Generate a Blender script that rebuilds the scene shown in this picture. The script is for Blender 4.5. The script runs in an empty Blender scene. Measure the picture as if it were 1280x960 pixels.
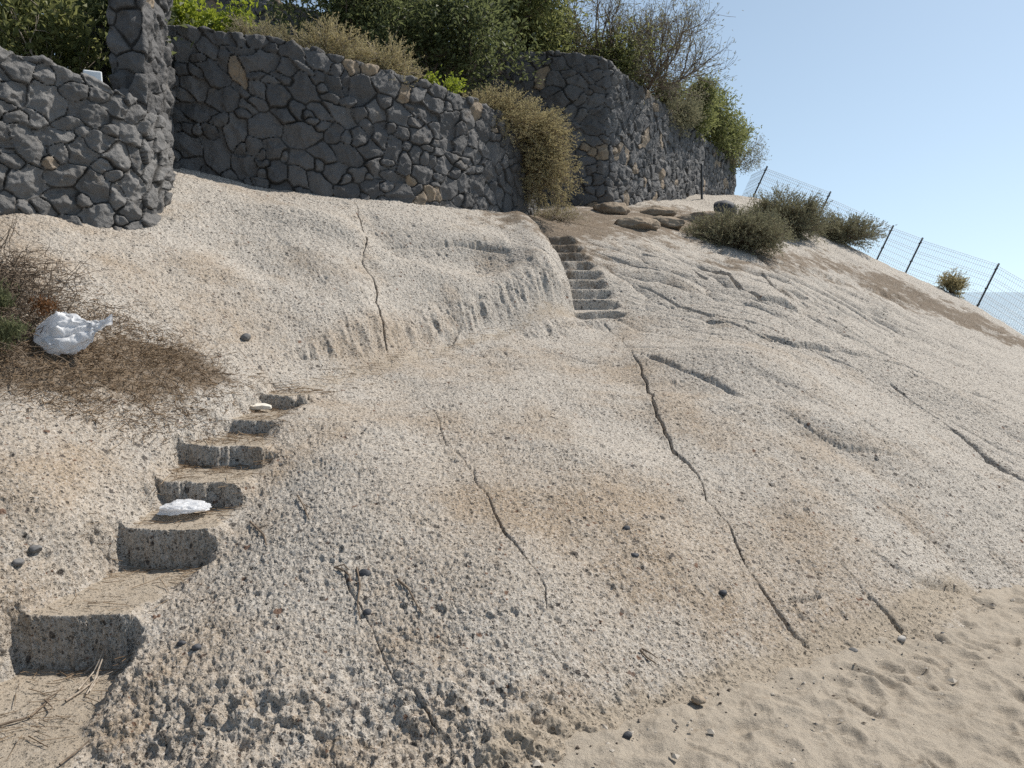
import bpy, math, random
import numpy as np
from mathutils import Vector

R = math.radians
rng = np.random.default_rng(7)
random.seed(7)
scn = bpy.context.scene
COL = scn.collection

# ------------------------------------------------------------------ camera
EYE = 1.75
PITCH = 6.78
F = 967.0
cp, sp_ = math.cos(R(PITCH)), math.sin(R(PITCH))
cam_d = bpy.data.cameras.new("camera")
cam = bpy.data.objects.new("camera", cam_d)
COL.objects.link(cam)
cam.location = (0, 0, EYE)
cam.rotation_euler = (R(90 - PITCH), 0, 0)
cam_d.sensor_fit = 'HORIZONTAL'
cam_d.angle = 2 * math.atan(640 / F)
cam_d.clip_end = 60000
scn.camera = cam


def at(px, py, d):
    """point at depth d on the sight line measured from the survey photograph"""
    u = (px - 640) / F
    v = (480 - py) / F
    y = cp + sp_ * v
    z = -sp_ + cp * v
    return np.array([u / y * d, d, EYE + z / y * d])


# ------------------------------------------------------------------ noise
def _hash(ix, iy, iz, seed):
    h = (ix.astype(np.uint32) * np.uint32(374761393) + iy.astype(np.uint32) * np.uint32(668265263)
         + iz.astype(np.uint32) * np.uint32(2246822519) + np.uint32((seed * 3266489917) & 0xffffffff))
    h ^= h >> np.uint32(15)
    h *= np.uint32(2246822519)
    h ^= h >> np.uint32(13)
    h *= np.uint32(3266489917)
    h ^= h >> np.uint32(16)
    return h


def hf(ix, iy, iz, seed):
    return _hash(ix, iy, iz, seed).astype(np.float32) * np.float32(1 / 4294967296.0)


def vnoise(p, seed=0):
    p = np.asarray(p, np.float32)
    i = np.floor(p).astype(np.int32)
    f = p - i
    f = f * f * f * (f * (f * 6 - 15) + 10)
    r = np.zeros(len(p), np.float32)
    for dx in (0, 1):
        wx = f[:, 0] if dx else 1 - f[:, 0]
        for dy in (0, 1):
            wy = f[:, 1] if dy else 1 - f[:, 1]
            for dz in (0, 1):
                wz = f[:, 2] if dz else 1 - f[:, 2]
                r += wx * wy * wz * hf(i[:, 0] + dx, i[:, 1] + dy, i[:, 2] + dz, seed)
    return r * 2 - 1


def fbm(p, scale, octv=4, seed=0, gain=0.5):
    p = np.asarray(p, np.float32) * scale
    a, s, n = 1.0, 0, 0
    for k in range(octv):
        s = s + a * vnoise(p, seed + k * 17)
        n += a
        a *= gain
        p = p * 2.03 + 11.7
    return s / n


def pits(p, cell, prob, rmin, rmax, seed):
    """depth 0..1 inside randomly placed bubbles of a vesicular rock"""
    q = np.asarray(p, np.float32) / cell
    b = np.floor(q - 0.5).astype(np.int32)
    out = np.zeros(len(q), np.float32)
    for dx in (0, 1):
        for dy in (0, 1):
            for dz in (0, 1):
                c = b + np.array([dx, dy, dz], np.int32)
                h1 = hf(c[:, 0], c[:, 1], c[:, 2], seed)
                h2 = hf(c[:, 0], c[:, 1], c[:, 2], seed + 1)
                h3 = hf(c[:, 0], c[:, 1], c[:, 2], seed + 2)
                h4 = hf(c[:, 0], c[:, 1], c[:, 2], seed + 3)
                ex = q[:, 0] - (c[:, 0] + .25 + .5 * h2)
                ey = q[:, 1] - (c[:, 1] + .25 + .5 * h3)
                ez = q[:, 2] - (c[:, 2] + .25 + .5 * h4)
                d = np.sqrt(ex * ex + ey * ey + ez * ez)
                r = (rmin + (rmax - rmin) * (h1 / prob) ** 2)
                v = np.where(h1 < prob, np.sqrt(np.clip(1 - (d / r) ** 2, 0, 1)) * r, 0)
                out = np.maximum(out, v)
    return out * cell


def sstep(a, b, x):
    t = np.clip((x - a) / (b - a), 0, 1)
    return t * t * (3 - 2 * t)


# ------------------------------------------------------------------ mesh + tag helpers
def mesh_from(name, V, Fc, mat, parent=None, attrs=None, smooth=True, colors=None):
    me = bpy.data.meshes.new(name)
    V = np.asarray(V, np.float32)
    Fc = np.asarray(Fc, np.int32)
    n, k = Fc.shape
    me.vertices.add(len(V))
    me.vertices.foreach_set("co", V.ravel())
    me.loops.add(n * k)
    me.loops.foreach_set("vertex_index", Fc.ravel())
    me.polygons.add(n)
    me.polygons.foreach_set("loop_start", np.arange(0, n * k, k, dtype=np.int32))
    me.polygons.foreach_set("loop_total", np.full(n, k, np.int32))
    me.polygons.foreach_set("use_smooth", np.full(n, smooth, bool))
    for an, av in (attrs or {}).items():
        a = me.attributes.new(an, 'FLOAT', 'POINT')
        a.data.foreach_set("value", np.asarray(av, np.float32))
    me.update(calc_edges=True)
    me.validate()
    if mat:
        me.materials.append(mat)
    o = bpy.data.objects.new(name, me)
    COL.objects.link(o)
    if parent:
        o.parent = parent
        o.matrix_parent_inverse = parent.matrix_world.inverted()
        o.location = -Vector(parent.location)
        o.matrix_parent_inverse.identity()
    return o


def tag(o, label=None, cat=None, group=None, kind=None):
    if label: o["label"] = label
    if cat: o["category"] = cat
    if group: o["group"] = group
    if kind: o["kind"] = kind
    return o


def empty(name, loc, label, cat, group=None):
    o = bpy.data.objects.new(name, None)
    COL.objects.link(o)
    o.location = [float(c) for c in loc]
    o.empty_display_size = 0.1
    return tag(o, label, cat, group)


def grid_faces(nr, nc):
    i = np.arange(nr - 1)[:, None] * nc + np.arange(nc - 1)[None, :]
    i = i.ravel()
    return np.stack([i, i + 1, i + nc + 1, i + nc], 1)


def tubes(P0, P1, R0, R1, sides=4):
    P0 = np.asarray(P0, float); P1 = np.asarray(P1, float)
    R0 = np.asarray(R0, float); R1 = np.asarray(R1, float)
    d = P1 - P0
    L = np.linalg.norm(d, axis=1, keepdims=True) + 1e-9
    d = d / L
    ref = np.where(np.abs(d[:, 2:3]) < .9, np.array([[0, 0, 1.]]), np.array([[1., 0, 0]]))
    a = np.cross(d, ref); a /= np.linalg.norm(a, axis=1, keepdims=True) + 1e-9
    b = np.cross(d, a)
    n = len(P0)
    ang = np.arange(sides) / sides * 2 * math.pi
    ca, sa = np.cos(ang)[None, :, None], np.sin(ang)[None, :, None]
    ring = a[:, None] * ca + b[:, None] * sa
    V = np.concatenate([P0[:, None] + ring * R0[:, None, None], P1[:, None] + ring * R1[:, None, None]], 1)
    base = np.arange(n)[:, None] * (2 * sides)
    k = np.arange(sides)
    k2 = (k + 1) % sides
    Fc = np.stack([base + k, base + k2, base + sides + k2, base + sides + k], 2).reshape(-1, 4)
    return V.reshape(-1, 3), Fc


def leaves(P, D, length, width, r, fold=0.25, flat=0.0):
    """one folded diamond leaf per point, growing along D"""
    n = len(P)
    P = np.asarray(P, float)
    D = np.asarray(D, float)
    D = D / (np.linalg.norm(D, axis=1, keepdims=True) + 1e-9)
    up = r.normal(size=(n, 3)); up[:, 2] += flat
    s = np.cross(D, up); s /= np.linalg.norm(s, axis=1, keepdims=True) + 1e-9
    nn = np.cross(s, D)
    L = (length * (0.6 + 0.8 * r.random(n)))[:, None]
    W = (width * (0.6 + 0.8 * r.random(n)))[:, None]
    a = P
    b = P + D * L * .5 + s * W * .5 + nn * W * fold
    c = P + D * L - nn * L * .1
    e = P + D * L * .5 - s * W * .5 + nn * W * fold
    V = np.stack([a, b, c, e], 1).reshape(-1, 3)
    i = np.arange(n)[:, None] * 4
    Fc = np.concatenate([i + np.array([[0, 1, 2]]), i + np.array([[0, 2, 3]])], 0)
    tint = np.repeat(r.random(n), 4)
    return V, Fc, tint


# ------------------------------------------------------------------ materials
def new_mat(name):
    m = bpy.data.materials.new(name)
    m.use_nodes = True
    nt = m.node_tree
    for n in list(nt.nodes):
        nt.nodes.remove(n)
    out = nt.nodes.new('ShaderNodeOutputMaterial')
    return m, nt, out


class NB:
    def __init__(s, nt): s.nt = nt

    def n(s, typ, **kw):
        nd = s.nt.nodes.new(typ)
        for k, v in kw.items(): setattr(nd, k, v)
        return nd

    def link(s, a, b): s.nt.links.new(a, b)

    def set(s, sock, v):
        if hasattr(v, 'is_linked'): s.link(v, sock)
        else: sock.default_value = v

    def noise(s, vec, scale, detail=4, rough=.55, dist=0.0):
        nd = s.n('ShaderNodeTexNoise')
        nd.inputs['Scale'].default_value = scale
        nd.inputs['Detail'].default_value = detail
        nd.inputs['Roughness'].default_value = rough
        nd.inputs['Distortion'].default_value = dist
        s.link(vec, nd.inputs['Vector'])
        return nd.outputs['Fac']

    def voro(s, vec, scale, out='Distance', feature='F1', rnd=1.0):
        nd = s.n('ShaderNodeTexVoronoi', feature=feature)
        nd.inputs['Scale'].default_value = scale
        nd.inputs['Randomness'].default_value = rnd
        s.link(vec, nd.inputs['Vector'])
        return nd.outputs[out]

    def ramp(s, fac, a, b, va=0.0, vb=1.0):
        nd = s.n('ShaderNodeMapRange', clamp=True, interpolation_type='SMOOTHSTEP')
        s.set(nd.inputs[0], fac)
        nd.inputs[1].default_value = a; nd.inputs[2].default_value = b
        nd.inputs[3].default_value = va; nd.inputs[4].default_value = vb
        return nd.outputs[0]

    def math(s, op, a, b=0.0):
        nd = s.n('ShaderNodeMath', operation=op)
        s.set(nd.inputs[0], a); s.set(nd.inputs[1], b)
        return nd.outputs[0]

    def mix(s, fac, a, b):
        nd = s.n('ShaderNodeMix', data_type='RGBA')
        s.set(nd.inputs[0], fac)
        for sock, v in ((nd.inputs[6], a), (nd.inputs[7], b)):
            if hasattr(v, 'is_linked'): s.link(v, sock)
            else: sock.default_value = (v[0], v[1], v[2], 1)
        return nd.outputs[2]

    def attr(s, name):
        nd = s.n('ShaderNodeAttribute', attribute_name=name)
        return nd.outputs['Fac']

    def pos(s):
        return s.n('ShaderNodeNewGeometry').outputs['Position']

    def bump(s, h, strength, dist, normal=None):
        nd = s.n('ShaderNodeBump')
        nd.inputs['Strength'].default_value = strength
        nd.inputs['Distance'].default_value = dist
        s.link(h, nd.inputs['Height'])
        if normal: s.link(normal, nd.inputs['Normal'])
        return nd.outputs[0]

    def principled(s, color, rough=.9, normal=None, spec=.2):
        nd = s.n('ShaderNodeBsdfPrincipled')
        s.set(nd.inputs['Base Color'], color if hasattr(color, 'is_linked') else (*color, 1))
        s.set(nd.inputs['Roughness'], rough)
        nd.inputs['Specular IOR Level'].default_value = spec
        if normal: s.link(normal, nd.inputs['Normal'])
        return nd.outputs[0]


def b_warp(b, P, sc, amt):
    ns = b.n('ShaderNodeTexNoise'); ns.inputs['Scale'].default_value = sc
    b.link(P, ns.inputs['Vector'])
    sc_ = b.n('ShaderNodeVectorMath', operation='SCALE'); sc_.inputs['Scale'].default_value = amt * 2
    b.link(ns.outputs['Color'], sc_.inputs[0])
    ad = b.n('ShaderNodeVectorMath', operation='ADD')
    b.link(P, ad.inputs[0]); b.link(sc_.outputs[0], ad.inputs[1])
    return ad.outputs[0]


def mat_rock():
    m, nt, out = new_mat("pale_tuff")
    b = NB(nt)
    P = b.pos()
    big = b.noise(P, 1.1, 4, .6)
    mid = b.noise(P, 7, 5, .65)
    fine = b.noise(P, 60, 4, .7)
    grit = b.noise(P, 190, 2, .7)
    tan = b.attr('tan')
    t = b.math('ADD', b.ramp(big, .42, .68, 0, .75), tan)
    t = b.math('MINIMUM', b.math('ADD', t, b.ramp(mid, .5, .75, 0, .35)), 1.0)
    c = b.mix(t, (.51, .462, .40), (.40, .315, .228))
    c = b.mix(b.ramp(fine, .48, .72, 0, .7), c, (.60, .56, .52))
    c = b.mix(b.ramp(fine, .5, .30, 0, .7), c, (.21, .17, .135))
    lich = b.noise(P, 26, 6, .75)
    c = b.mix(b.ramp(lich, .53, .64, 0, .5), c, (.24, .215, .19))
    c = b.mix(b.ramp(grit, .5, .68, 0, .7), c, (.15, .13, .11))
    # embedded dark clasts of several sizes, doubling as painted shade of small pits
    for sc, th, pr in ((20, .26, .55), (44, .28, .45), (10.5, .22, .62), (6, .14, .72), (95, .3, .55)):
        nd = b.n('ShaderNodeTexVoronoi')
        nd.inputs['Scale'].default_value = sc
        wv = b.n('ShaderNodeVectorMath', operation='ADD')
        ns = b.n('ShaderNodeTexNoise'); ns.inputs['Scale'].default_value = sc * 2.2
        b.link(P, ns.inputs['Vector'])
        scl = b.n('ShaderNodeVectorMath', operation='SCALE'); scl.inputs['Scale'].default_value = .5 / sc
        b.link(ns.outputs['Color'], scl.inputs[0])
        b.link(P, wv.inputs[0]); b.link(scl.outputs[0], wv.inputs[1])
        b.link(wv.outputs[0], nd.inputs['Vector'])
        sep = b.n('ShaderNodeSeparateColor'); b.link(nd.outputs['Color'], sep.inputs[0])
        pres = b.ramp(sep.outputs[0], pr, pr + .02)
        rad = b.math('MULTIPLY', sep.outputs[1], th * .7)
        rad = b.math('ADD', rad, th * .45)
        ins = b.ramp(b.math('SUBTRACT', rad, nd.outputs['Distance']), 0, .05)
        f = b.math('MULTIPLY', pres, ins)
        cc = b.mix(b.ramp(sep.outputs[2], .75, .85), (.085, .074, .066), (.16, .09, .06))
        c = b.mix(b.math('MULTIPLY', f, .88), c, cc)
    soil = b.attr('soil')
    sn = b.math('ADD', soil, b.math('MULTIPLY', b.math('SUBTRACT', b.noise(P, 4.5, 8, .72), .5), 2.0))
    sc_ = b.mix(b.noise(P, 45, 4, .7), (.085, .06, .04), (.22, .16, .105))
    c = b.mix(b.ramp(sn, .42, .78, 0, .8), c, sc_)
    dust = b.attr('dust')
    dn = b.math('ADD', dust, b.math('MULTIPLY', b.math('SUBTRACT', b.noise(P, 14, 5, .7), .5), .9))
    dc = b.mix(b.noise(P, 90, 3, .7), (.31, .255, .19), (.43, .36, .28))
    c = b.mix(b.ramp(dn, .35, .75, 0, .85), c, dc)
    h1 = b.noise(P, 38, 6, .72)
    h2 = b.voro(P, 75)
    h3 = b.ramp(b.voro(b_warp(b, P, 30, .012), 30), .12, .34)
    h4 = b.ramp(b.voro(b_warp(b, P, 70, .006), 64), .10, .36)
    n0 = b.bump(h3, .9, .026)
    n1 = b.bump(h1, .8, .020, n0)
    n2 = b.bump(h4, .8, .010, n1)
    n3 = b.bump(fine, .7, .007, n2)
    b.link(b.principled(c, .95, n3, .12), out.inputs[0])
    return m


def mat_debris():
    m, nt, out = new_mat("stone_chips")
    b = NB(nt)
    P = b.pos()
    v = b.noise(P, 9, 1, .5)
    c = b.mix(b.ramp(v, .42, .58), (.09, .07, .055), (.42, .37, .31))
    b.link(b.principled(c, .9, None, .15), out.inputs[0])
    return m


def mat_sand():
    m, nt, out = new_mat("beach_sand")
    b = NB(nt)
    P = b.pos()
    big = b.noise(P, 2.5, 4, .6)
    fine = b.noise(P, 140, 3, .75)
    spk = b.noise(P, 330, 1, .5)
    c = b.mix(big, (.335, .285, .225), (.425, .368, .298))
    c = b.mix(b.ramp(fine, .45, .75, 0, .6), c, (.50, .435, .35))
    c = b.mix(b.ramp(spk, .6, .72, 0, .75), c, (.14, .11, .085))
    c = b.mix(b.ramp(b.noise(P, 9, 5, .7), .56, .72, 0, .45), c, (.21, .155, .105))
    h = b.noise(P, 55, 6, .75)
    n1 = b.bump(h, .8, .018)
    n2 = b.bump(fine, .6, .005, n1)
    b.link(b.principled(c, .95, n2, .1), out.inputs[0])
    return m


def mat_wall(name, dark, light, tanc):
    m, nt, out = new_mat(name)
    b = NB(nt)
    P = b.pos()
    st = b.attr('stone'); jt = b.attr('joint'); tn = b.attr('tanstone')
    nz = b.noise(P, 14, 5, .65)
    fine = b.noise(P, 85, 4, .7)
    c = b.mix(b.math('MULTIPLY', b.math('ADD', st, nz), .5), dark, light)
    c = b.mix(b.math('MULTIPLY', tn, b.ramp(nz, .3, .6, .45, 1)), c, tanc)
    c = b.mix(b.ramp(fine, .55, .75, 0, .4), c, [x * 1.9 for x in light])
    c = b.mix(b.ramp(b.noise(P, 3.3, 4, .65), .58, .72, 0, .4), c, (.17, .13, .09))
    c = b.mix(jt, c, (.022, .019, .016))
    n1 = b.bump(nz, .75, .035)
    n2 = b.bump(fine, .8, .014, n1)
    b.link(b.principled(c, .75, n2, .4), out.inputs[0])
    return m


def mat_leaf(name, c1, c2, trans=.35, rough=.55, spec=.35):
    m, nt, out = new_mat(name)
    b = NB(nt)
    t = b.attr('tint')
    c = b.mix(t, c1, c2)
    p = b.principled(c, rough, None, spec)
    tr = b.n('ShaderNodeBsdfTranslucent')
    b.link(b.mix(.5, c, [x * 1.2 for x in c2]), tr.inputs[0])
    mx = b.n('ShaderNodeMixShader')
    mx.inputs[0].default_value = trans
    b.link(p, mx.inputs[1]); b.link(tr.outputs[0], mx.inputs[2])
    b.link(mx.outputs[0], out.inputs[0])
    return m


def mat_plain(name, c1, c2, scale=20, rough=.8, spec=.2, bump=.3, dist=.01):
    m, nt, out = new_mat(name)
    b = NB(nt)
    P = b.pos()
    nz = b.noise(P, scale, 5, .65)
    n1 = b.bump(nz, bump, dist)
    b.link(b.principled(b.mix(b.ramp(nz, .3, .7), c1, c2), rough, n1, spec), out.inputs[0])
    return m


def mat_plastic():
    m, nt, out = new_mat("white_plastic_film")
    b = NB(nt)
    P = b.pos()
    nz = b.noise(P, 60, 4, .6, .6)
    nrm = b.bump(nz, .35, .008)
    p = b.principled((.86, .86, .87), .3, nrm, .5)
    tr = b.n('ShaderNodeBsdfTranslucent'); tr.inputs[0].default_value = (.82, .82, .83, 1)
    mx = b.n('ShaderNodeMixShader'); mx.inputs[0].default_value = .45
    b.link(p, mx.inputs[1]); b.link(tr.outputs[0], mx.inputs[2])
    tp = b.n('ShaderNodeBsdfTransparent')
    mx2 = b.n('ShaderNodeMixShader'); mx2.inputs[0].default_value = .0
    b.link(mx.outputs[0], mx2.inputs[1]); b.link(tp.outputs[0], mx2.inputs[2])
    b.link(mx2.outputs[0], out.inputs[0])
    return m


def mat_sea():
    m, nt, out = new_mat("sea_water")
    b = NB(nt)
    P = b.pos()
    n1 = b.bump(b.noise(P, .6, 6, .7), 1.0, .5)
    n2 = b.bump(b.noise(P, 3.5, 3, .7), .8, .12, n1)
    p = b.principled((.30, .38, .42), .32, n2, .6)
    b.link(p, out.inputs[0])
    return m


M_ROCK = mat_rock()
M_SAND = mat_sand()
M_WALL = mat_wall("dark_basalt_masonry", (.055, .053, .053), (.15, .143, .138), (.28, .21, .14))
M_WALLL = mat_wall("grey_basalt_masonry", (.09, .086, .083), (.21, .20, .19), (.27, .21, .15))
M_BARK = mat_plain("grey_brown_bark", (.10, .075, .055), (.20, .16, .125), 40)
M_TWIG = mat_plain("dry_twig_wood", (.085, .06, .042), (.24, .185, .135), 30)
M_TWIGG = mat_plain("bleached_twig_wood", (.24, .19, .145), (.46, .40, .33), 30)
M_GREEN = mat_leaf("mid_green_leaf", (.075, .095, .034), (.25, .26, .10), .5)
M_DKGREEN = mat_leaf("dark_green_leaf", (.05, .065, .028), (.16, .18, .075), .5)
M_LIME = mat_leaf("yellow_green_leaf", (.13, .19, .02), (.36, .40, .05), .45)
M_OLIVE = mat_leaf("dry_olive_leaf", (.25, .225, .115), (.54, .46, .26), .3, .75, .15)
M_PALEOL = mat_leaf("pale_straw_leaf", (.20, .185, .10), (.42, .37, .22), .3, .75, .15)
M_GREYGR = mat_leaf("grey_green_leaf", (.15, .148, .09), (.34, .32, .205), .25, .75, .15)
M_RUST = mat_leaf("rusty_dead_leaf", (.10, .05, .025), (.22, .11, .05), .2, .8, .1)
M_LITTER = mat_leaf("brown_dry_litter", (.12, .08, .05), (.36, .265, .175), .1, .85, .1)
M_SOIL = mat_plain("garden_soil", (.06, .045, .03), (.15, .11, .075), 9, .95, .1, .6, .05)
M_BOULDER = mat_plain("brown_boulder_stone", (.22, .17, .125), (.36, .295, .225), 9, .95, .1, .9, .05)
M_DBOULDER = mat_plain("blue_black_basalt", (.035, .036, .04), (.085, .086, .092), 9, .7, .3, .6, .02)
M_GSTONE = mat_plain("grey_cobble_stone", (.12, .115, .11), (.22, .21, .20), 50, .8, .2, .4, .004)
M_PSTONE = mat_plain("pale_cobble_stone", (.30, .28, .26), (.45, .42, .38), 50, .85, .2, .4, .004)
M_STEEL = mat_plain("dark_fence_metal", (.025, .025, .027), (.05, .048, .046), 30, .5, .5, .1, .001)
M_WIRE = mat_plain("galvanised_wire", (.30, .31, .315), (.42, .43, .435), 30, .5, .5, .05, .001)
M_WHITE = mat_plain("white_painted_block", (.72, .72, .72), (.80, .80, .79), 20, .7, .2, .1, .002)
M_SLAB = mat_plain("cream_board_scrap", (.62, .56, .47), (.78, .73, .65), 40, .8, .2, .3, .003)
M_FILM = mat_plastic()
M_TISSUE = mat_plain('white_tissue_paper', (.78, .78, .79), (.86, .86, .86), 25, .9, .1, .2, .004)
M_SEA = mat_sea()

# ------------------------------------------------------------------ terrain control points
CT = []


def c(px, py, d): CT.append(at(px, py, d))


for a in [
    # bottom rim of the slab
    (0, 960, 2.75), (200, 960, 2.70), (400, 960, 2.62), (560, 960, 2.6), (680, 960, 2.66),
    # right side of lower flight
    (200, 800, 3.42), (290, 690, 4.15), (318, 625, 4.68), (350, 570, 5.15), (362, 530, 5.6), (400, 493, 6.35),
    # left bank of lower flight
    (-60, 790, 3.3), (0, 735, 3.55), (85, 720, 3.85), (130, 640, 4.25), (185, 590, 4.7), (215, 545, 5.2), (262, 512, 5.65), (305, 478, 6.2),
    (60, 620, 4.0), (60, 520, 4.75), (-120, 620, 3.8), (-120, 500, 4.6),
    (60, 440, 5.35), (60, 330, 6.4), (0, 268, 7.0), (60, 274, 7.2), (120, 280, 7.6), (185, 279, 7.95), (202, 240, 8.6), (212, 214, 9.4),
    (-120, 330, 5.9), (-120, 265, 6.6),
    (190, 340, 7.1), (190, 420, 6.2), (170, 480, 5.55),
    # upper slab
    (300, 440, 6.6), (300, 380, 7.3), (300, 300, 8.4), (300, 230, 9.9),
    (450, 440, 7.45), (450, 380, 8.1), (450, 310, 9.1), (450, 250, 10.45), (375, 340, 8.2),
    (540, 408, 8.55), (540, 350, 9.2), (540, 300, 10.0), (530, 256, 11.0),
    (640, 385, 9.35), (640, 330, 10.2), (640, 285, 11.5), (640, 268, 12.5),
    (600, 262, 11.9), (690, 366, 9.85), (680, 325, 10.7), (660, 285, 12.0),
    # walked ledge
    (370, 484, 6.45), (450, 463, 7.15), (540, 437, 8.1), (640, 410, 9.15), (715, 393, 9.85),
    # middle slab
    (450, 870, 3.0), (450, 750, 3.55), (450, 650, 4.15), (450, 560, 5.2), (450, 495, 6.5),
    (330, 800, 3.3), (330, 680, 4.15), (300, 880, 2.98),
    (640, 850, 3.05), (640, 750, 3.5), (640, 650, 4.25), (640, 550, 5.5), (640, 480, 6.9), (640, 430, 8.5),
    (800, 880, 3.15), (800, 780, 3.6), (800, 680, 4.2), (800, 590, 5.15),
    (880, 890, 3.2), (1020, 830, 3.75), (1130, 790, 4.2), (1210, 745, 5.0), (1280, 733, 5.4),
    (940, 720, 4.3), (880, 620, 5.05), (830, 550, 6.0), (790, 460, 7.8), (752, 400, 9.85),
    (960, 560, 5.95), (960, 450, 7.95), (960, 380, 10.3), (960, 345, 12.6), (960, 310, 15.5),
    (1120, 700, 4.9), (1120, 600, 6.0), (1120, 500, 8.4), (1120, 430, 11.8), (1120, 380, 16.0),
    (1280, 640, 6.4), (1280, 540, 8.6), (1280, 470, 12.0), (1280, 440, 15.5),
    # above the upper flight
    (800, 360, 10.7), (800, 300, 12.9), (750, 285, 13.1), (870, 325, 12.8), (870, 285, 15.3), (760, 263, 15.4), (830, 268, 16.2), (870, 262, 17.5),
    (700, 290, 12.6), (700, 272, 14.0),
    (910, 268, 18.5),
    # ridge under the fence
    (925, 252, 23.5), (940, 250, 23.4), (1015, 290, 22.5), (1090, 337, 21.5), (1125, 355, 21.0), (1180, 374, 20.3), (1218, 390, 19.8), (1280, 426, 18.8), (1400, 490, 16.5), (1550, 560, 14.5),
    (1400, 600, 8.0), (1400, 540, 11.0),
]:
    c(*a)
for (px, py, d) in [(940, 250, 23.4), (1015, 290, 22.5), (1090, 337, 21.5), (1125, 355, 21.0), (1218, 390, 19.8), (1280, 426, 18.8), (1400, 490, 16.5), (1550, 560, 14.5)]:
    p = at(px, py, d)
    q = p / np.hypot(p[0], p[1])
    for dd, dz in ((3, -1.6), (9, -5.5)):
        CT.append(np.array([p[0] + q[0] * dd, p[1] + q[1] * dd, p[2] + dz]))
# rock dives below the sand
for (px, py, dz) in [(1280, 900, -.3), (1100, 930, -.3), (900, 955, -.18), (1400, 800, -.4)]:
    p = at(px, py, 2.75 if py > 920 else 3.2)
    CT.append(np.array([p[0], p[1], -.12 + dz]))
for x, y, z in [(-2, 0, -.1), (0, .3, -.15), (2, 0, -.35), (4, 1.2, -.6), (-4, 1, .3), (0, -6, -.1), (7, -4, -.9), (-7, -4, .6),
                (-8, 9, 2.8), (-9, 14, 3.4), (-4, 13, 3.3), (0, 15.5, 3.35), (-4, 18, 3.5), (4, 24, 4.4), (-6, 30, 4), (8, 34, 3)]:
    CT.append(np.array([x, y, z]))
CT = np.array(CT)


def tps(r2):
    return 0.5 * r2 * np.log(r2 + 1e-9)


_n = len(CT)
_A = np.zeros((_n + 3, _n + 3))
_d2 = ((CT[:, None, :2] - CT[None, :, :2]) ** 2).sum(2)
_A[:_n, :_n] = tps(_d2) + np.eye(_n) * 0.02
_A[:_n, _n] = 1; _A[:_n, _n + 1:] = CT[:, :2]
_A[_n, :_n] = 1; _A[_n + 1:, :_n] = CT[:, :2].T
_w = np.linalg.solve(_A, np.concatenate([CT[:, 2], np.zeros(3)]))
CT32 = CT.astype(np.float32); _w32 = _w.astype(np.float32)


def base_z(x, y):
    x = np.asarray(x, np.float32).ravel(); y = np.asarray(y, np.float32).ravel()
    out = np.empty(len(x), np.float32)
    for s in range(0, len(x), 40000):
        xs, ys = x[s:s + 40000], y[s:s + 40000]
        r2 = (xs[:, None] - CT32[None, :, 0]) ** 2 + (ys[:, None] - CT32[None, :, 1]) ** 2
        out[s:s + 40000] = (0.5 * r2 * np.log(r2 + 1e-9)) @ _w32[:_n] + _w32[_n] + _w32[_n + 1] * xs + _w32[_n + 2] * ys
    r = np.hypot(x, y)
    far = np.clip(r - 30, 0, None)
    return np.where(r > 30, np.minimum(out, 5) - far * .6, out)


# stairs ------------------------------------------------------------
ST_Y = np.array([3.55, 4.245, 4.71, 5.16, 5.60, 6.21])
ST_Z = np.array([-.04, .216, .435, .588, .728, .83, .94])
ST_YE = np.array([2.2, 3.55, 3.9, 4.245, 4.71, 5.16, 5.60, 6.21, 6.7])
ST_XL = np.array([-2.7, -2.38, -2.30, -2.22, -2.22, -2.28, -2.15, -2.06, -2.0])
ST_XR = np.array([-1.55, -1.80, -1.76, -1.66, -1.66, -1.64, -1.72, -1.63, -1.55])
UA = np.array([1.10, 9.98]); UB = np.array([0.60, 12.3])
UD = (UB - UA); UL = np.linalg.norm(UD); UD = UD / UL
UN = np.array([UD[1], -UD[0]])
NR = 9


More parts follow.
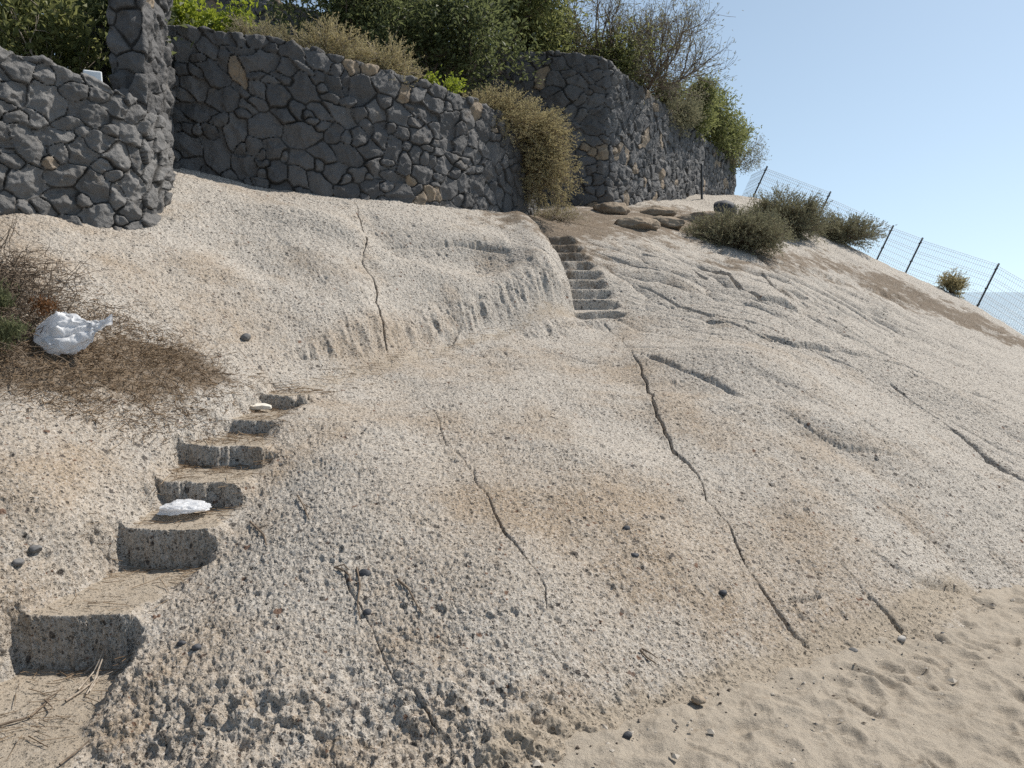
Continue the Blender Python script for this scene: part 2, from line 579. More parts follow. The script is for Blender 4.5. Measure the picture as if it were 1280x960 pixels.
def carve(x, y, z):
    """both flights cut into the slope; returns z, tread mask, riser mask"""
    p = np.stack([x, y, np.zeros_like(x)], 1)
    near = (y > 1.8) & (y < 7) & (x > -3.2) & (x < -1.0)
    tread = np.zeros_like(x)
    i = np.where(near)[0]
    if len(i):
        q = p[i]
        w1 = fbm(q, 7, 4, 3) * .08
        w2 = fbm(q, 9, 3, 9) * .05
        yy = y[i] + w1 + .03 * np.sin((x[i] + 2) * 4)
        tz = np.full(len(i), ST_Z[0], np.float32)
        for k in range(6):
            tz += (ST_Z[k + 1] - ST_Z[k]) * sstep(-.014, .022, yy - ST_Y[k])
        xl = np.interp(y[i], ST_YE, ST_XL) + w2
        xr = np.interp(y[i], ST_YE, ST_XR) - w2
        m = sstep(-.05, .06, x[i] - xl) * sstep(-.05, .07, xr - x[i]) * (1 - sstep(6.35, 6.6, y[i]))
        sag = -.02 * (1 - ((x[i] - (xl + xr) / 2) / .35) ** 2).clip(0, 1)
        z[i] = z[i] * (1 - m) + (tz + sag) * m
        # fade the lowest platform out near the viewer
        tread[i] = m
    dx, dy = x - UA[0], y - UA[1]
    t = dx * UD[0] + dy * UD[1]
    l = dx * UN[0] + dy * UN[1]
    i = np.where((t > -.3) & (t < UL + .4) & (np.abs(l) < .7))[0]
    if len(i):
        q = p[i]
        w1 = fbm(q, 4, 2, 23) * .045
        rise = (2.60 - 1.38) / NR
        tt = t[i] + w1
        tz = np.full(len(i), 1.38, np.float32)
        for k in range(NR):
            tz += rise * sstep(-.01, .014, tt - k * UL / NR)
        m = sstep(-.06, .0, l[i] + .27 + w1) * sstep(-.13, .0, .27 - l[i] + w1) * sstep(-.12, -.02, t[i]) * (1 - sstep(UL + .05, UL + .3, t[i]))
        z[i] = z[i] * (1 - m) + tz * m
        tread[i] = np.maximum(tread[i], m * .6)
    return z, tread


def zfull(x, y):
    x = np.atleast_1d(np.asarray(x, np.float32)); y = np.atleast_1d(np.asarray(y, np.float32))
    z = base_z(x, y)
    z, _ = carve(x, y, z)
    return z


def hit(px, py, d0=2.2, d1=32):
    d = np.exp(np.linspace(math.log(d0), math.log(d1), 900))
    u = (px - 640) / F; v = (480 - py) / F
    yy = cp + sp_ * v; zz = -sp_ + cp * v
    z = zfull(u / yy * d, d)
    k = np.where(EYE + zz / yy * d < z)[0]
    kk = k[0] if len(k) else len(d) - 1
    dd = d[kk]
    return np.array([u / yy * dd, dd, z[kk]])


# cracks and ledges: pixel survey -> points on the slope
CRACKS = [
    ([(752, 400), (778, 425), (800, 455), (815, 495), (828, 535), (835, 555), (850, 572), (872, 600), (885, 630), (910, 655), (925, 685), (938, 715), (955, 745), (985, 785), (1005, 805), (1024, 828)], .0125, .055, .045),
    ([(515, 475), (535, 510), (560, 545), (585, 580), (600, 605), (615, 640), (640, 680), (665, 720), (690, 770), (722, 815)], .006, .02, .022),
    ([(440, 249), (450, 275), (457, 300), (455, 335), (468, 365), (470, 385), (480, 410), (483, 445)], .013, .08, -.09),
    ([(457, 292), (490, 292), (530, 300), (575, 302), (602, 308), (640, 322)], .018, .06, .12),
    ([(430, 715), (470, 790), (500, 850), (520, 880), (545, 925)], .007, .03, .02),
    ([(1050, 705), (1075, 735), (1100, 765), (1122, 788)], .015, .05, .035),
    ([(805, 447), (850, 465), (900, 480), (940, 500), (985, 520), (1020, 540), (1060, 556), (1140, 575)], .026, .022, .03),
    ([(1110, 480), (1150, 510), (1200, 545), (1240, 575), (1290, 610)], .03, .06, .04),
    ([(785, 350), (830, 372), (880, 392), (960, 425), (1050, 455), (1110, 482)], .025, .05, .04),
    ([(880, 400), (930, 410), (990, 435), (1040, 442)], .022, .05, .05),
    ([(870, 330), (910, 350), (950, 375), (1000, 388), (1060, 392)], .05, .12, .12),
    ([(950, 340), (975, 362), (1010, 372)], .05, .12, .12),
    ([(985, 330), (1030, 345), (1080, 362), (1130, 372)], .05, .10, .12),
    ([(1040, 440), (1100, 460), (1170, 478), (1240, 500)], .03, .05, .04),
    ([(1085, 690), (1120, 715), (1150, 735), (1200, 742)], .03, .06, .05),
    ([(700, 300), (760, 322), (830, 345)], .03, .06, .05),
    ([(800, 320), (850, 335), (885, 352)], .03, .07, .06),
    ([(1020, 745), (990, 760)], .02, .05, .02),
    ([(380, 275), (330, 300), (290, 290)], .02, .02, .02),
    ([(560, 400), (580, 412), (560, 430)], .04, .06, .04),
]
CR = []
for pts, w, dep, step in CRACKS:
    P = np.array([hit(*q) for q in pts])
    # denser, slightly wandering line
    s = np.concatenate([[0], np.cumsum(np.linalg.norm(np.diff(P, axis=0), axis=1))])
    m = max(4, int(s[-1] / .07))
    ss = np.linspace(0, s[-1], m)
    Q = np.stack([np.interp(ss, s, P[:, k]) for k in range(2)], 1)
    jit = np.stack([fbm(np.stack([ss * 1.0, ss * 0 + k, ss * 0 + P[0, 0]], 1), (4 if step < .1 and w < .026 else 1.3), 2, 31 + k) for k in range(2)], 1) * .05
    CR.append((Q + jit, w, dep, step, s[-1]))


def crack_disp(x, y):
    out = np.zeros(len(x), np.float32)
    for Q, w, dep, step, L in CR:
        lo, hi = Q.min(0) - .6, Q.max(0) + .6
        i = np.where((x > lo[0]) & (x < hi[0]) & (y > lo[1]) & (y < hi[1]))[0]
        if not len(i): continue
        A, B = Q[:-1].astype(np.float32), Q[1:].astype(np.float32)
        best = np.full(len(i), 1e9, np.float32); side = np.zeros(len(i), np.float32); tt = np.zeros(len(i), np.float32)
        xi, yi = x[i], y[i]
        for k in range(len(A)):
            ab = B[k] - A[k]
            l2 = ab @ ab + 1e-9
            t = np.clip(((xi - A[k, 0]) * ab[0] + (yi - A[k, 1]) * ab[1]) / l2, 0, 1)
            ex = xi - A[k, 0] - t * ab[0]; ey = yi - A[k, 1] - t * ab[1]
            d = np.sqrt(ex * ex + ey * ey)
            b = d < best
            best[b] = d[b]
            side[b] = np.sign(ab[0] * ey - ab[1] * ex)[b]
            tt[b] = ((k + t) / len(A))[b]
        fade = sstep(0, .05, tt) * (1 - sstep(.94, 1, tt))
        nzl = fbm(np.stack([tt * L, tt * 0, tt * 0 + L], 1), 1.6, 4, 77)
        wv = w * .62 * np.clip(.95 + 1.1 * nzl, .55, 1.8)
        g = np.clip(1 - best / (wv * 1.5), 0, 1)
        st = np.tanh(side * best / (.03 if abs(step) in (.05, .025) and w < .03 else .10)) * np.exp(-best / .34) * .55 * step * np.clip(.7 + 1.6 * nzl, 0, 1.5)
        dep = dep * np.clip(.85 + 1.3 * nzl, .5, 1.5)
        out[i] += (-dep * g + st) * fade
    return out


BUMPS = [
    (585, 322, .75, .28, 20, -.20), (660, 335, .55, .45, 30, .14), (490, 298, .45, .28, 0, -.17), (400, 285, .9, .28, 5, .12), (340, 335, .8, .3, 10, -.09),
    (420, 350, .6, .3, 0, .06), (560, 365, .7, .25, 15, .07), (250, 330, .6, .3, 10, .06),
    (1045, 552, .55, .22, -25, -.10), (1000, 525, .6, .25, -25, .06), (1180, 600, .9, .3, -25, -.07), (1120, 560, .9, .3, -25, .06),
    (930, 450, 1.0, .4, -25, .08), (860, 480, .8, .3, -20, -.06), (1150, 480, 1.2, .5, -25, .10), (700, 560, .5, .4, 0, .05), (560, 560, .4, .5, 0, -.04),
    (640, 700, .3, .4, 0, .04), (880, 720, .3, .3, 0, .03),
]
# ------------------------------------------------------------------ terrain mesh
def seg_dist(x, y, pts):
    P = np.array([hit(*q)[:2] for q in pts])
    best = np.full(len(x), 1e9, np.float32)
    for A, B in zip(P[:-1], P[1:]):
        ab = B - A
        t = np.clip(((x - A[0]) * ab[0] + (y - A[1]) * ab[1]) / (ab @ ab), 0, 1)
        best = np.minimum(best, np.hypot(x - A[0] - t * ab[0], y - A[1] - t * ab[1]))
    return best



def pl_side(x, y, P):
    best = np.full(len(x), 1e9, np.float32); sd = np.zeros(len(x), np.float32)
    for A, B in zip(P[:-1], P[1:]):
        ab = B - A
        t = np.clip(((x - A[0]) * ab[0] + (y - A[1]) * ab[1]) / (ab @ ab), 0, 1)
        d_ = np.hypot(x - A[0] - t * ab[0], y - A[1] - t * ab[1])
        b_ = d_ < best
        best[b_] = d_[b_]; sd[b_] = (ab[0] * (y - A[1]) - ab[1] * (x - A[0]))[b_]
    return sd


def pl_dist(x, y, P):
    best = np.full(len(x), 1e9, np.float32)
    for A, B in zip(P[:-1], P[1:]):
        ab = B - A
        t = np.clip(((x - A[0]) * ab[0] + (y - A[1]) * ab[1]) / (ab @ ab), 0, 1)
        best = np.minimum(best, np.hypot(x - A[0] - t * ab[0], y - A[1] - t * ab[1]))
    return best


BUMP_W = [(hit(b_[0], b_[1]), b_[2], b_[3], b_[4], b_[5]) for b_ in BUMPS]
PF_LINE = np.array([hit(*p_)[:2] for p_ in [(400, 476), (450, 462), (540, 436), (640, 409), (722, 391)]])
PM_LINE = np.array([hit(*p_)[:2] for p_ in [(880, 345), (960, 362), (1060, 378), (1120, 385)]])
pa, pb_ = hit(375, 485)[:2], hit(725, 391)[:2]


def zdet(x, y):
    x = np.asarray(x, np.float32).ravel(); y = np.asarray(y, np.float32).ravel()
    z = base_z(x, y)
    pxy = np.stack([x, y, np.zeros_like(x)], 1)
    z = z + fbm(pxy, .9, 3, 5) * .06 * sstep(2, 6, np.hypot(x, y))
    # rough lower lip
    lip = (1 - sstep(2.75, 3.25, y + .25 * fbm(pxy, 1.3, 2, 61))) * sstep(-2.0, -1.5, x) * (1 - sstep(.35, .95, x + .2 * fbm(pxy, 2, 2, 62))) * (y > .5)
    z = z + lip * (.075 * fbm(pxy, 3.6, 4, 63) + .01)
    for (h0_, l1, l2, an, h) in BUMP_W:
        dx_, dy_ = x - h0_[0], y - h0_[1]
        ca_, sa2 = math.cos(R(an)), math.sin(R(an))
        z = z + h * np.exp(-((dx_ * ca_ + dy_ * sa2) / l1) ** 2 - ((-dx_ * sa2 + dy_ * ca_) / l2) ** 2)
    # shoulder of the slab beside the upper flight
    tS = ((x - UA[0]) * UD[0] + (y - UA[1]) * UD[1]); lS = ((x - UA[0]) * UN[0] + (y - UA[1]) * UN[1])
    z = z + .20 * np.exp(-((lS + .52) / .30) ** 2) * sstep(-.3, .5, tS) * (1 - sstep(UL - .3, UL + .3, tS))
    pf = pl_dist(x, y, PF_LINE)
    sgn = pl_side(x, y, PF_LINE)
    al = ((x - pa[0]) * (pb_[0] - pa[0]) + (y - pa[1]) * (pb_[1] - pa[1])) / ((pb_ - pa) @ (pb_ - pa))
    z = z + np.where(sgn > 0, (.13 + .05 * fbm(pxy, 2.5, 2, 733)) * sstep(.02, .34, pf) * np.exp(-(pf / .9) ** 2), 0) * sstep(.0, .2, al) * (1 - sstep(.97, 1.02, al))
    # pillowy weathered blocks along the ridge
    pm = np.exp(-(pl_dist(x, y, PM_LINE) / 1.5) ** 2)
    ip = np.where(pm > .03)[0]
    pu = x[ip] * .80 + y[ip] * -.60; pv = x[ip] * .60 + y[ip] * .80
    wpx = fbm(pxy[ip], 1.2, 3, 711) * .35
    cu, cv = (pu + wpx) / 1.5, (pv + wpx) / .55
    iu, iw = np.floor(cu).astype(np.int32), np.floor(cv).astype(np.int32)
    f1 = np.full(len(ip), 9.0); f2 = np.full(len(ip), 9.0)
    for du_ in (-1, 0, 1):
        for dv_ in (-1, 0, 1):
            a_, b_ = iu + du_, iw + dv_
            dd_ = np.hypot(a_ + hf(a_, b_, a_ * 0, 721) - cu, b_ + hf(a_, b_, a_ * 0, 722) - cv)
            f2 = np.minimum(f2, np.maximum(f1, dd_)); f1 = np.minimum(f1, dd_)
    z[ip] += (.15 * np.sqrt(np.clip((f2 - f1) * 1.6, 0, 1)) - .09) * pm[ip]
    z, tread = carve(x, y, z)
    return z, tread, lip


def zfull(x, y):
    return zdet(np.atleast_1d(x), np.atleast_1d(y))[0]


az = np.concatenate([np.arange(-180, -75, 3.0), np.arange(-75, -39, .5), np.arange(-39, 38.5, .062), np.arange(38.5, 75, .5), np.arange(75, 180.1, 3.0)])
NC = len(az)
NRW = 1500
rs = np.exp(np.linspace(math.log(.5), math.log(75), 1500)).astype(np.float32)
# coarse profile on every 6th column decides where rows are needed
ci = np.arange(0, NC, 2)
prof = np.zeros((len(ci), len(rs)), np.float32)
X = np.sin(np.radians(az[ci]))[:, None] * rs[None, :]
Y = np.cos(np.radians(az[ci]))[:, None] * rs[None, :]
Z = zfull(X.ravel(), Y.ravel()).reshape(X.shape)
dr = np.gradient(rs)[None, :]
dz = np.gradient(Z, axis=1)
slant = np.abs(dz * rs[None, :] - (Z - EYE) * dr) / (rs[None, :] ** 2)
meas = slant + .28 * np.sqrt(dr ** 2 + dz ** 2) / rs[None, :]
meas *= np.where(rs < 2.3, .35, 1)[None, :] * np.where(rs > 26, .3, 1)[None, :]
kw = np.hanning(21); kw /= kw.sum()
mp2 = np.pad(meas, ((10, 10), (0, 0)), mode='edge')
meas = sum(kw[j] * mp2[j:j + len(ci)] for j in range(21))
acol = az[ci][:, None]
meas += dr * (.11 * (sstep(9.0, 9.6, rs) * (1 - sstep(12.4, 13.2, rs)))[None, :] + .03 * (sstep(6, 7, rs) * (1 - sstep(14, 17, rs)))[None, :])
cum = np.cumsum(meas, 1)
cum = (cum - cum[:, :1]) / (cum[:, -1:] - cum[:, :1])
tq = np.linspace(0, 1, NRW)
RR = np.stack([np.interp(tq, cum[k], rs) for k in range(len(ci))], 0)
RRf = np.empty((NC, NRW), np.float32)
for k in range(NRW):
    RRf[:, k] = np.interp(np.arange(NC), ci, RR[:, k])
sa, ca = np.sin(np.radians(az)).astype(np.float32), np.cos(np.radians(az)).astype(np.float32)
x = (RRf * sa[:, None]).T.ravel(); y = (RRf * ca[:, None]).T.ravel()
z, tread, lip = zdet(x, y)
pxy = np.stack([x, y, np.zeros_like(x)], 1)
pos = np.stack([x, y, z], 1).astype(np.float32)
# normals
G = pos.reshape(NRW, NC, 3)
du = np.gradient(G, axis=1); dv = np.gradient(G, axis=0)
N = np.cross(du, dv).reshape(-1, 3)
N /= np.linalg.norm(N, axis=1, keepdims=True) + 1e-9
N[N[:, 2] < 0] *= -1
rad = np.hypot(x, y)
# masks  -------------------------------------------------------------
pathd = seg_dist(x, y, [(375, 485), (450, 464), (540, 438), (640, 411), (725, 391)])
path = np.exp(-((pathd + .1 * fbm(pxy, 3, 3, 43)) / .15) ** 2)
pos[:, 2] -= .03 * path
wob = fbm(pxy, 2.2, 4, 41)
litd = seg_dist(x, y, [(-60, 470), (60, 455), (150, 450), (235, 455)])
soil = .92 * np.exp(-((litd + .16 * wob) / .46) ** 2)
rd = seg_dist(x, y, [(1085, 352), (1125, 366), (1180, 388), (1235, 406), (1300, 442)])
soil = np.maximum(soil, .86 * np.exp(-((rd + .8 * wob) / 1.2) ** 2))
rd2 = seg_dist(x, y, [(675, 283), (720, 275), (800, 272), (870, 275), (930, 300)])
soil = np.maximum(soil, .86 * np.exp(-((rd2 + .6 * wob) / 1.9) ** 2))
rd3 = seg_dist(x, y, [(900, 335), (960, 335), (1020, 325)])
soil = np.maximum(soil, .7 * np.exp(-((rd3 + .3 * wob) / .6) ** 2))
rd4 = seg_dist(x, y, [(1010, 342), (1060, 355)])
soil = np.maximum(soil, .6 * np.exp(-((rd4 + .2 * wob) / .35) ** 2))
lowtread = np.where(y < 7, tread, 0)
up = N[:, 2]
dust = np.maximum(path * .55, lowtread * sstep(.75, .95, up) * .72)
dust = np.maximum(dust, .8 * np.exp(-(seg_dist(x, y, [(640, 945), (760, 915), (880, 880), (1020, 822), (1130, 785), (1210, 742)]) / .2) ** 2))
tan = .55 * np.exp(-(seg_dist(x, y, [(640, 620), (760, 680), (900, 690)]) / .7) ** 2) + .35 * np.exp(-(seg_dist(x, y, [(150, 330), (260, 380), (320, 430)]) / .45) ** 2)
tan = tan + .4 * np.exp(-(seg_dist(x, y, [(120, 490), (60, 560)]) / .5) ** 2) + .5 * lip * (fbm(pxy, 3, 3, 88) > .1) - .35 * sstep(7.5, 12, rad) - .35 * sstep(1.5, 4.5, x)
rough = np.clip(1 - .75 * path - 1.2 * np.where(y > 8, tread, 0) - .8 * lowtread * (up > .8) - .7 * np.clip(soil, 0, 1), .08, 1)
# smoother flank just below the middle wall
# pits + grain --------------------------------------------------------
stretch = pos.copy()
d = np.zeros(len(x), np.float32)
vis = (np.abs(np.degrees(np.arctan2(x, y))) < 45) & (rad < 30) & (y > 0)
iv = np.where(vis)[0]
q = pos[iv]
rv = rough[iv]
nr_ = 1 - sstep(7, 12, rad[iv])
dm = fbm(q, 1.6, 3, 91)
dens = .6 + .5 * np.clip(dm + .3, 0, 1)
qs = q.copy()
qs[:, 0] = q[:, 0] * .92 + q[:, 1] * .38; qs[:, 1] = (q[:, 1] * .92 - q[:, 0] * .38) * .72
disp = -.8 * pits(qs, .115, .8, .08, .30, 101) * dens
disp += -.7 * pits(qs, .052, .75, .12, .42, 111) * nr_ * (.4 + .6 * dens)
disp += -.3 * pits(q, .33, .22, .08, .22, 121)
disp += .007 * fbm(q, 13, 3, 131, .6) + .012 * fbm(q, 55, 3, 141, .7)
disp += (.022 * fbm(q, 3, 3, 151)) * sstep(3, 6, rad[iv])
# lichen-flaked runnels down the dip of the slope
dipv = q @ np.array([[.55, .83, 0]], np.float32).T
wq = fbm(q, .8, 3, 160) * .25
ru = (q[:, 0] * .80 - q[:, 1] * .60); rv2 = (q[:, 0] * .60 + q[:, 1] * .80 + wq)
side_ = sstep(-1.2, 1.0, q[:, 0] - .12 * (q[:, 1] - 4))
lines = np.zeros(len(q), np.float32)
for (fu, fv, wd_, am, sd_) in ((.16, 1.1, .05, .030, 161), (.3, 2.6, .09, .020, 162), (.6, 5.5, .16, .012, 163)):
    nn_ = vnoise(np.stack([ru * fu, rv2 * fv, q[:, 2] * .0 + sd_ * .37], 1), sd_)
    mk = sstep(-.15, .35, fbm(np.stack([ru * .5, rv2 * .8, q[:, 2] * 0 + 3.3], 1), 1.0, 2, sd_ + 40))
    lines -= am * np.clip(1 - np.abs(nn_) / wd_, 0, 1) * mk
    lines += am * .35 * np.clip(nn_ * 3, -1, 1) * mk
disp += lines * (.25 + .75 * side_ * sstep(4, 7.5, rad[iv]))
# flutes at the foot of the upper slab
fl = np.exp(-((pathd[iv] - .24) / .17) ** 2) * (q[:, 2] > 1.15) * sstep(.0, .1, 1 - N[iv, 2])
disp += .055 * fl * fbm(np.stack([q[:, 0] * 3.2 + q[:, 1] * 1.4, q[:, 1] * .8, q[:, 2] * .5], 1), 3.6, 3, 171)
lv = lip[iv]
il = np.where(lv > .02)[0]
ql = q[il]
dl = -.45 * pits(ql, .15, .5, .2, .5, 181) - .6 * pits(ql, .07, .6, .25, .6, 191) + .06 * np.abs(fbm(ql, 4.5, 3, 201)) + .05 * np.abs(fbm(ql, 11, 3, 205)) - .02
disp[il] += dl * lv[il]
disp *= rv
d[iv] = disp
pos += N * d[:, None]
cd = crack_disp(x, y)
pos[:, 2] += cd
terrain = mesh_from("rock_slope", pos, grid_faces(NRW, NC)[:, ::-1], M_ROCK, attrs={'soil': soil, 'dust': dust, 'tan': tan})
tag(terrain, "pale pitted volcanic rock slope with two flights of carved steps", None, kind="structure")
del G, du, dv, N

# ------------------------------------------------------------------ sand
SB = np.array([at(640, 962, 2.62), at(760, 930, 2.88), at(880, 890, 3.2), at(1020, 830, 3.75), at(1130, 790, 4.2), at(1210, 745, 5.0), at(1280, 733, 5.4), at(1400, 700, 6.3)])
_As = np.stack([np.ones(len(SB)), SB[:, 0], SB[:, 1], SB[:, 0] * SB[:, 1]], 1)
SC = np.linalg.lstsq(_As[:, :3], SB[:, 2], rcond=None)[0]


def sand_z(x, y):
    return SC[0] + SC[1] * x + SC[2] * y + .012


a2 = np.arange(-14, 55, .09); r2 = np.exp(np.linspace(math.log(1.2), math.log(9), 520))
sx = (np.sin(np.radians(a2))[None, :] * r2[:, None]).ravel(); sy = (np.cos(np.radians(a2))[None, :] * r2[:, None]).ravel()
ps = np.stack([sx, sy, sx * 0], 1)
sz = sand_z(sx, sy) + .026 * fbm(ps, 2.2, 4, 301) + .024 * fbm(ps, 8, 4, 311, .6) + .009 * fbm(ps, 20, 4, 312, .6)
sz -= .016 * np.abs(fbm(ps, 5.5, 3, 315))
sz -= .9 * np.clip(SB[0, 0] + .05 - sx, 0, 2)
# only on the beach side of the foot of the rock
bl = np.interp(sx, SB[:, 0], SB[:, 1])
sz -= .5 * np.clip(sy - bl - .12, 0, 3)
sz += .015 * fbm(np.stack([sx * 2 + sy, sy * 7 - sx * 3, sx * 0], 1), 1.6, 3, 321)
fr = np.random.default_rng(5)
for k in range(620):
    fx, fy = fr.uniform(.2, 4.5), fr.uniform(2.2, 5.6)
    if fy > np.interp(fx, SB[:, 0], SB[:, 1]) - .08: continue
    an = fr.uniform(0, math.pi); l, w_, dp = fr.uniform(.035, .13), fr.uniform(.025, .055), fr.uniform(.006, .024)
    ex = ((sx - fx) * math.cos(an) + (sy - fy) * math.sin(an)) / l
    ey = (-(sx - fx) * math.sin(an) + (sy - fy) * math.cos(an)) / w_
    rr = np.sqrt(ex ** 2 + ey ** 2)
    sz += -dp * np.exp(-(rr ** 4)) + dp * .5 * np.exp(-((rr - 1.35) / .35) ** 2) * (.5 + .5 * np.sin(ex * 2 + k))
sand = mesh_from("sand", np.stack([sx, sy, sz], 1), grid_faces(len(r2), len(a2))[:, ::-1], M_SAND)
tag(sand, "trodden beige sand at the foot of the rock", None, kind="structure")

# ------------------------------------------------------------------ sea
sr = np.array([14, 30, 60, 120, 300, 900, 3000, 12000, 40000.0])
sa_ = np.radians(np.linspace(-180, 180, 121))
V = np.stack([(np.sin(sa_)[None, :] * sr[:, None]).ravel(), (np.cos(sa_)[None, :] * sr[:, None]).ravel(), np.full(len(sr) * 121, -5.0)], 1)
sea = mesh_from("sea", V, grid_faces(len(sr), 121)[:, ::-1], M_SEA)
tag(sea, "glittering pale sea beyond the fence", None, kind="structure")


# ------------------------------------------------------------------ masonry walls
def resample(P, n):
    P = np.asarray(P, float)
    t = np.concatenate([[0], np.cumsum(np.linalg.norm(np.diff(P[:, :2], axis=0), axis=1) ** .5)])
    # Catmull-Rom
    out = []
    tt = np.linspace(0, t[-1], n * 4)
    m = np.gradient(P, t, axis=0)
    k = np.clip(np.searchsorted(t, tt, side='right') - 1, 0, len(t) - 2)
    h = t[k + 1] - t[k]
    s = ((tt - t[k]) / h)[:, None]; h = h[:, None]
    C = (2 * s ** 3 - 3 * s ** 2 + 1) * P[k] + (s ** 3 - 2 * s ** 2 + s) * h * m[k] + (-2 * s ** 3 + 3 * s ** 2) * P[k + 1] + (s ** 3 - s ** 2) * h * m[k + 1]
    L = np.concatenate([[0], np.cumsum(np.linalg.norm(np.diff(C[:, :2], axis=0), axis=1))])
    ss = np.linspace(0, L[-1], n)
    return np.stack([np.interp(ss, L, C[:, j]) for j in range(C.shape[1])], 1), ss


def masonry(name, plan, thick, res, smin, smax, mat, seed, rough=1.0, tanp=.04, aniso=1.25, sharp=False, nback=.6):
    """plan rows: x, y, z_base, z_top; front is on the right-hand side when walking along it"""
    L = np.linalg.norm(np.diff(np.asarray(plan)[:, :2], axis=0), axis=1).sum()
    n = int(L / res)
    if sharp:
        Pn = np.asarray(plan, float)
        t = np.concatenate([[0], np.cumsum(np.linalg.norm(np.diff(Pn[:, :2], axis=0), axis=1))])
        s = np.linspace(0, t[-1], n)
        C = np.stack([np.interp(s, t, Pn[:, j]) for j in range(4)], 1)
        kk = max(3, int(.06 / res)); ker = np.ones(kk) / kk
        for j in range(2):
            C[:, j] = np.convolve(np.pad(C[:, j], kk, mode='edge'), ker, mode='same')[kk:-kk]
    else:
        C, s = resample(plan, n)
    T = np.gradient(C[:, :2], axis=0); T /= np.linalg.norm(T, axis=1, keepdims=True) + 1e-9
    Nn = np.stack([T[:, 1], -T[:, 0]], 1)
    H = C[:, 3] - C[:, 2]
    r = .035
    nf = int(H.max() / res)
    tp = np.arange(-r, thick + nback, res)
    def ang(t):
        return (np.pi / 2) * (sstep(-r, r, t) + sstep(thick - r, thick + r, t))
    inw = np.cumsum(np.sin(ang(tp))) * res
    upp = -r + np.cumsum(np.cos(ang(tp))) * res
    fr_ = np.linspace(0, 1, nf)
    # rows
    Tm = np.concatenate([fr_[:, None] * (H - r)[None, :], (H[None, :] + tp[1:, None])], 0)   # unrolled t
    In = np.concatenate([np.zeros((nf, n)), np.repeat(inw[1:, None], n, 1)], 0)
    Zz = np.concatenate([fr_[:, None] * (H - r)[None, :], H[None, :] + upp[1:, None]], 0) + C[:, 2][None, :]
    An = np.concatenate([np.zeros((nf, n)), np.repeat(ang(tp[1:])[:, None], n, 1)], 0)
    nr = Tm.shape[0]
    PX = C[:, 0][None, :] - Nn[:, 0][None, :] * In
    PY = C[:, 1][None, :] - Nn[:, 1][None, :] * In
    Pos = np.stack([PX, PY, Zz], 2).reshape(-1, 3)
    Nor = np.stack([np.cos(An) * Nn[:, 0][None, :], np.cos(An) * Nn[:, 1][None, :], np.sin(An)], 2).reshape(-1, 3)
    ztop = C[:, 3]
    uv = np.stack([np.repeat(s[None, :], nr, 0), Tm + (C[:, 2][None, :] if False else 0)], 2).reshape(-1, 2)
    # level courses follow the top edge so stones do not shear
    # stones: packed discs of mixed radii -> power diagram
    rg = np.random.default_rng(seed)
    W_, Hh = s[-1], Tm.max()
    seeds = []
    radii = []
    cell = {}
    want = np.sort(smin + (smax - smin) * rg.random(2600) ** 1.35)[::-1]
    want = want * rg.uniform(.72, 1.15, len(want))
    fails = 0
    SA = np.zeros((0, 2)); SR = np.zeros(0)
    for rad_ in want:
        ok = False
        for _ in range(10):
            pt = np.array([rg.uniform(-.2, W_ + .2), rg.uniform(-.1, Hh + .1)])
            if len(SA):
                dd = np.hypot((SA[:, 0] - pt[0]) / aniso, SA[:, 1] - pt[1])
                if (dd < (SR + rad_) * .74).any(): continue
            ok = True; break
        if ok:
            SA = np.vstack([SA, pt]); SR = np.append(SR, rad_); fails = 0
        else:
            fails += 1
            if fails > 500: break
    q = uv.copy()
    w3 = np.stack([q[:, 0], q[:, 1], q[:, 0] * 0], 1)
    q[:, 0] += .012 * fbm(w3, 7, 3, seed + 1); q[:, 1] += .012 * fbm(w3, 7, 3, seed + 2)
    S = SA; order = np.argsort(S[:, 0]); S = S[order]; SR = SR[order]; SA = S
    ms = len(S)
    th_ = rg.normal(0, .4, ms); el = np.exp(rg.normal(.16, .26, ms)); sc_ = (SR / SR.mean()) ** .55
    ca_, sa2_ = np.cos(th_), np.sin(th_)
    idx = np.zeros(len(q), int); edge = np.zeros(len(q)); PN = 3.6
    # stones compete only with near neighbours: walk the surface in column blocks
    reach = smax * 3.2
    o_ = np.argsort(q[:, 0], kind='stable')
    for a in range(0, len(q), 6000):
        ii = o_[a:a + 6000]; qq = q[ii]
        cand = np.where((S[:, 0] > qq[:, 0].min() - reach) & (S[:, 0] < qq[:, 0].max() + reach))[0]
        dx_ = (qq[:, None, 0] - S[None, cand, 0]); dy_ = (qq[:, None, 1] - S[None, cand, 1])
        u_ = (dx_ * ca_[cand] + dy_ * sa2_[cand]) / (el[cand] * sc_[cand]); v_ = (-dx_ * sa2_[cand] + dy_ * ca_[cand]) * el[cand] / sc_[cand]
        D = ((np.abs(u_) ** PN + np.abs(v_) ** PN) ** (1 / PN)).astype(np.float32)
        i1 = D.argmin(1); rr1 = np.arange(len(ii))
        d1 = D[rr1, i1].copy(); D[rr1, i1] = 1e9
        idx[ii] = cand[i1]; edge[ii] = (D.min(1) - d1) * .5
    m = len(S)
    off = rg.normal(0, .008, m); gx = rg.normal(0, .10, m); gy = rg.normal(0, .10, m)
    jw = .0035 + .011 * np.clip(fbm(w3, 3, 2, seed + 4), 0, 1)
    e = edge + .005 * fbm(w3, 28, 3, seed + 5)
    joint = 1 - sstep(jw * .3, jw * 1.7, e)
    prof_ = np.sqrt(np.clip((e - jw * .6) / .018, 0, 1))
    P3 = Pos.astype(np.float32)
    disp = -.04 * joint + .008 * prof_
    tl = (gx[idx] * (uv[:, 0] - SA[idx, 0]) + gy[idx] * (uv[:, 1] - SA[idx, 1]))
    disp += (off[idx] + np.clip(tl, -.03, .03)) * (1 - joint)
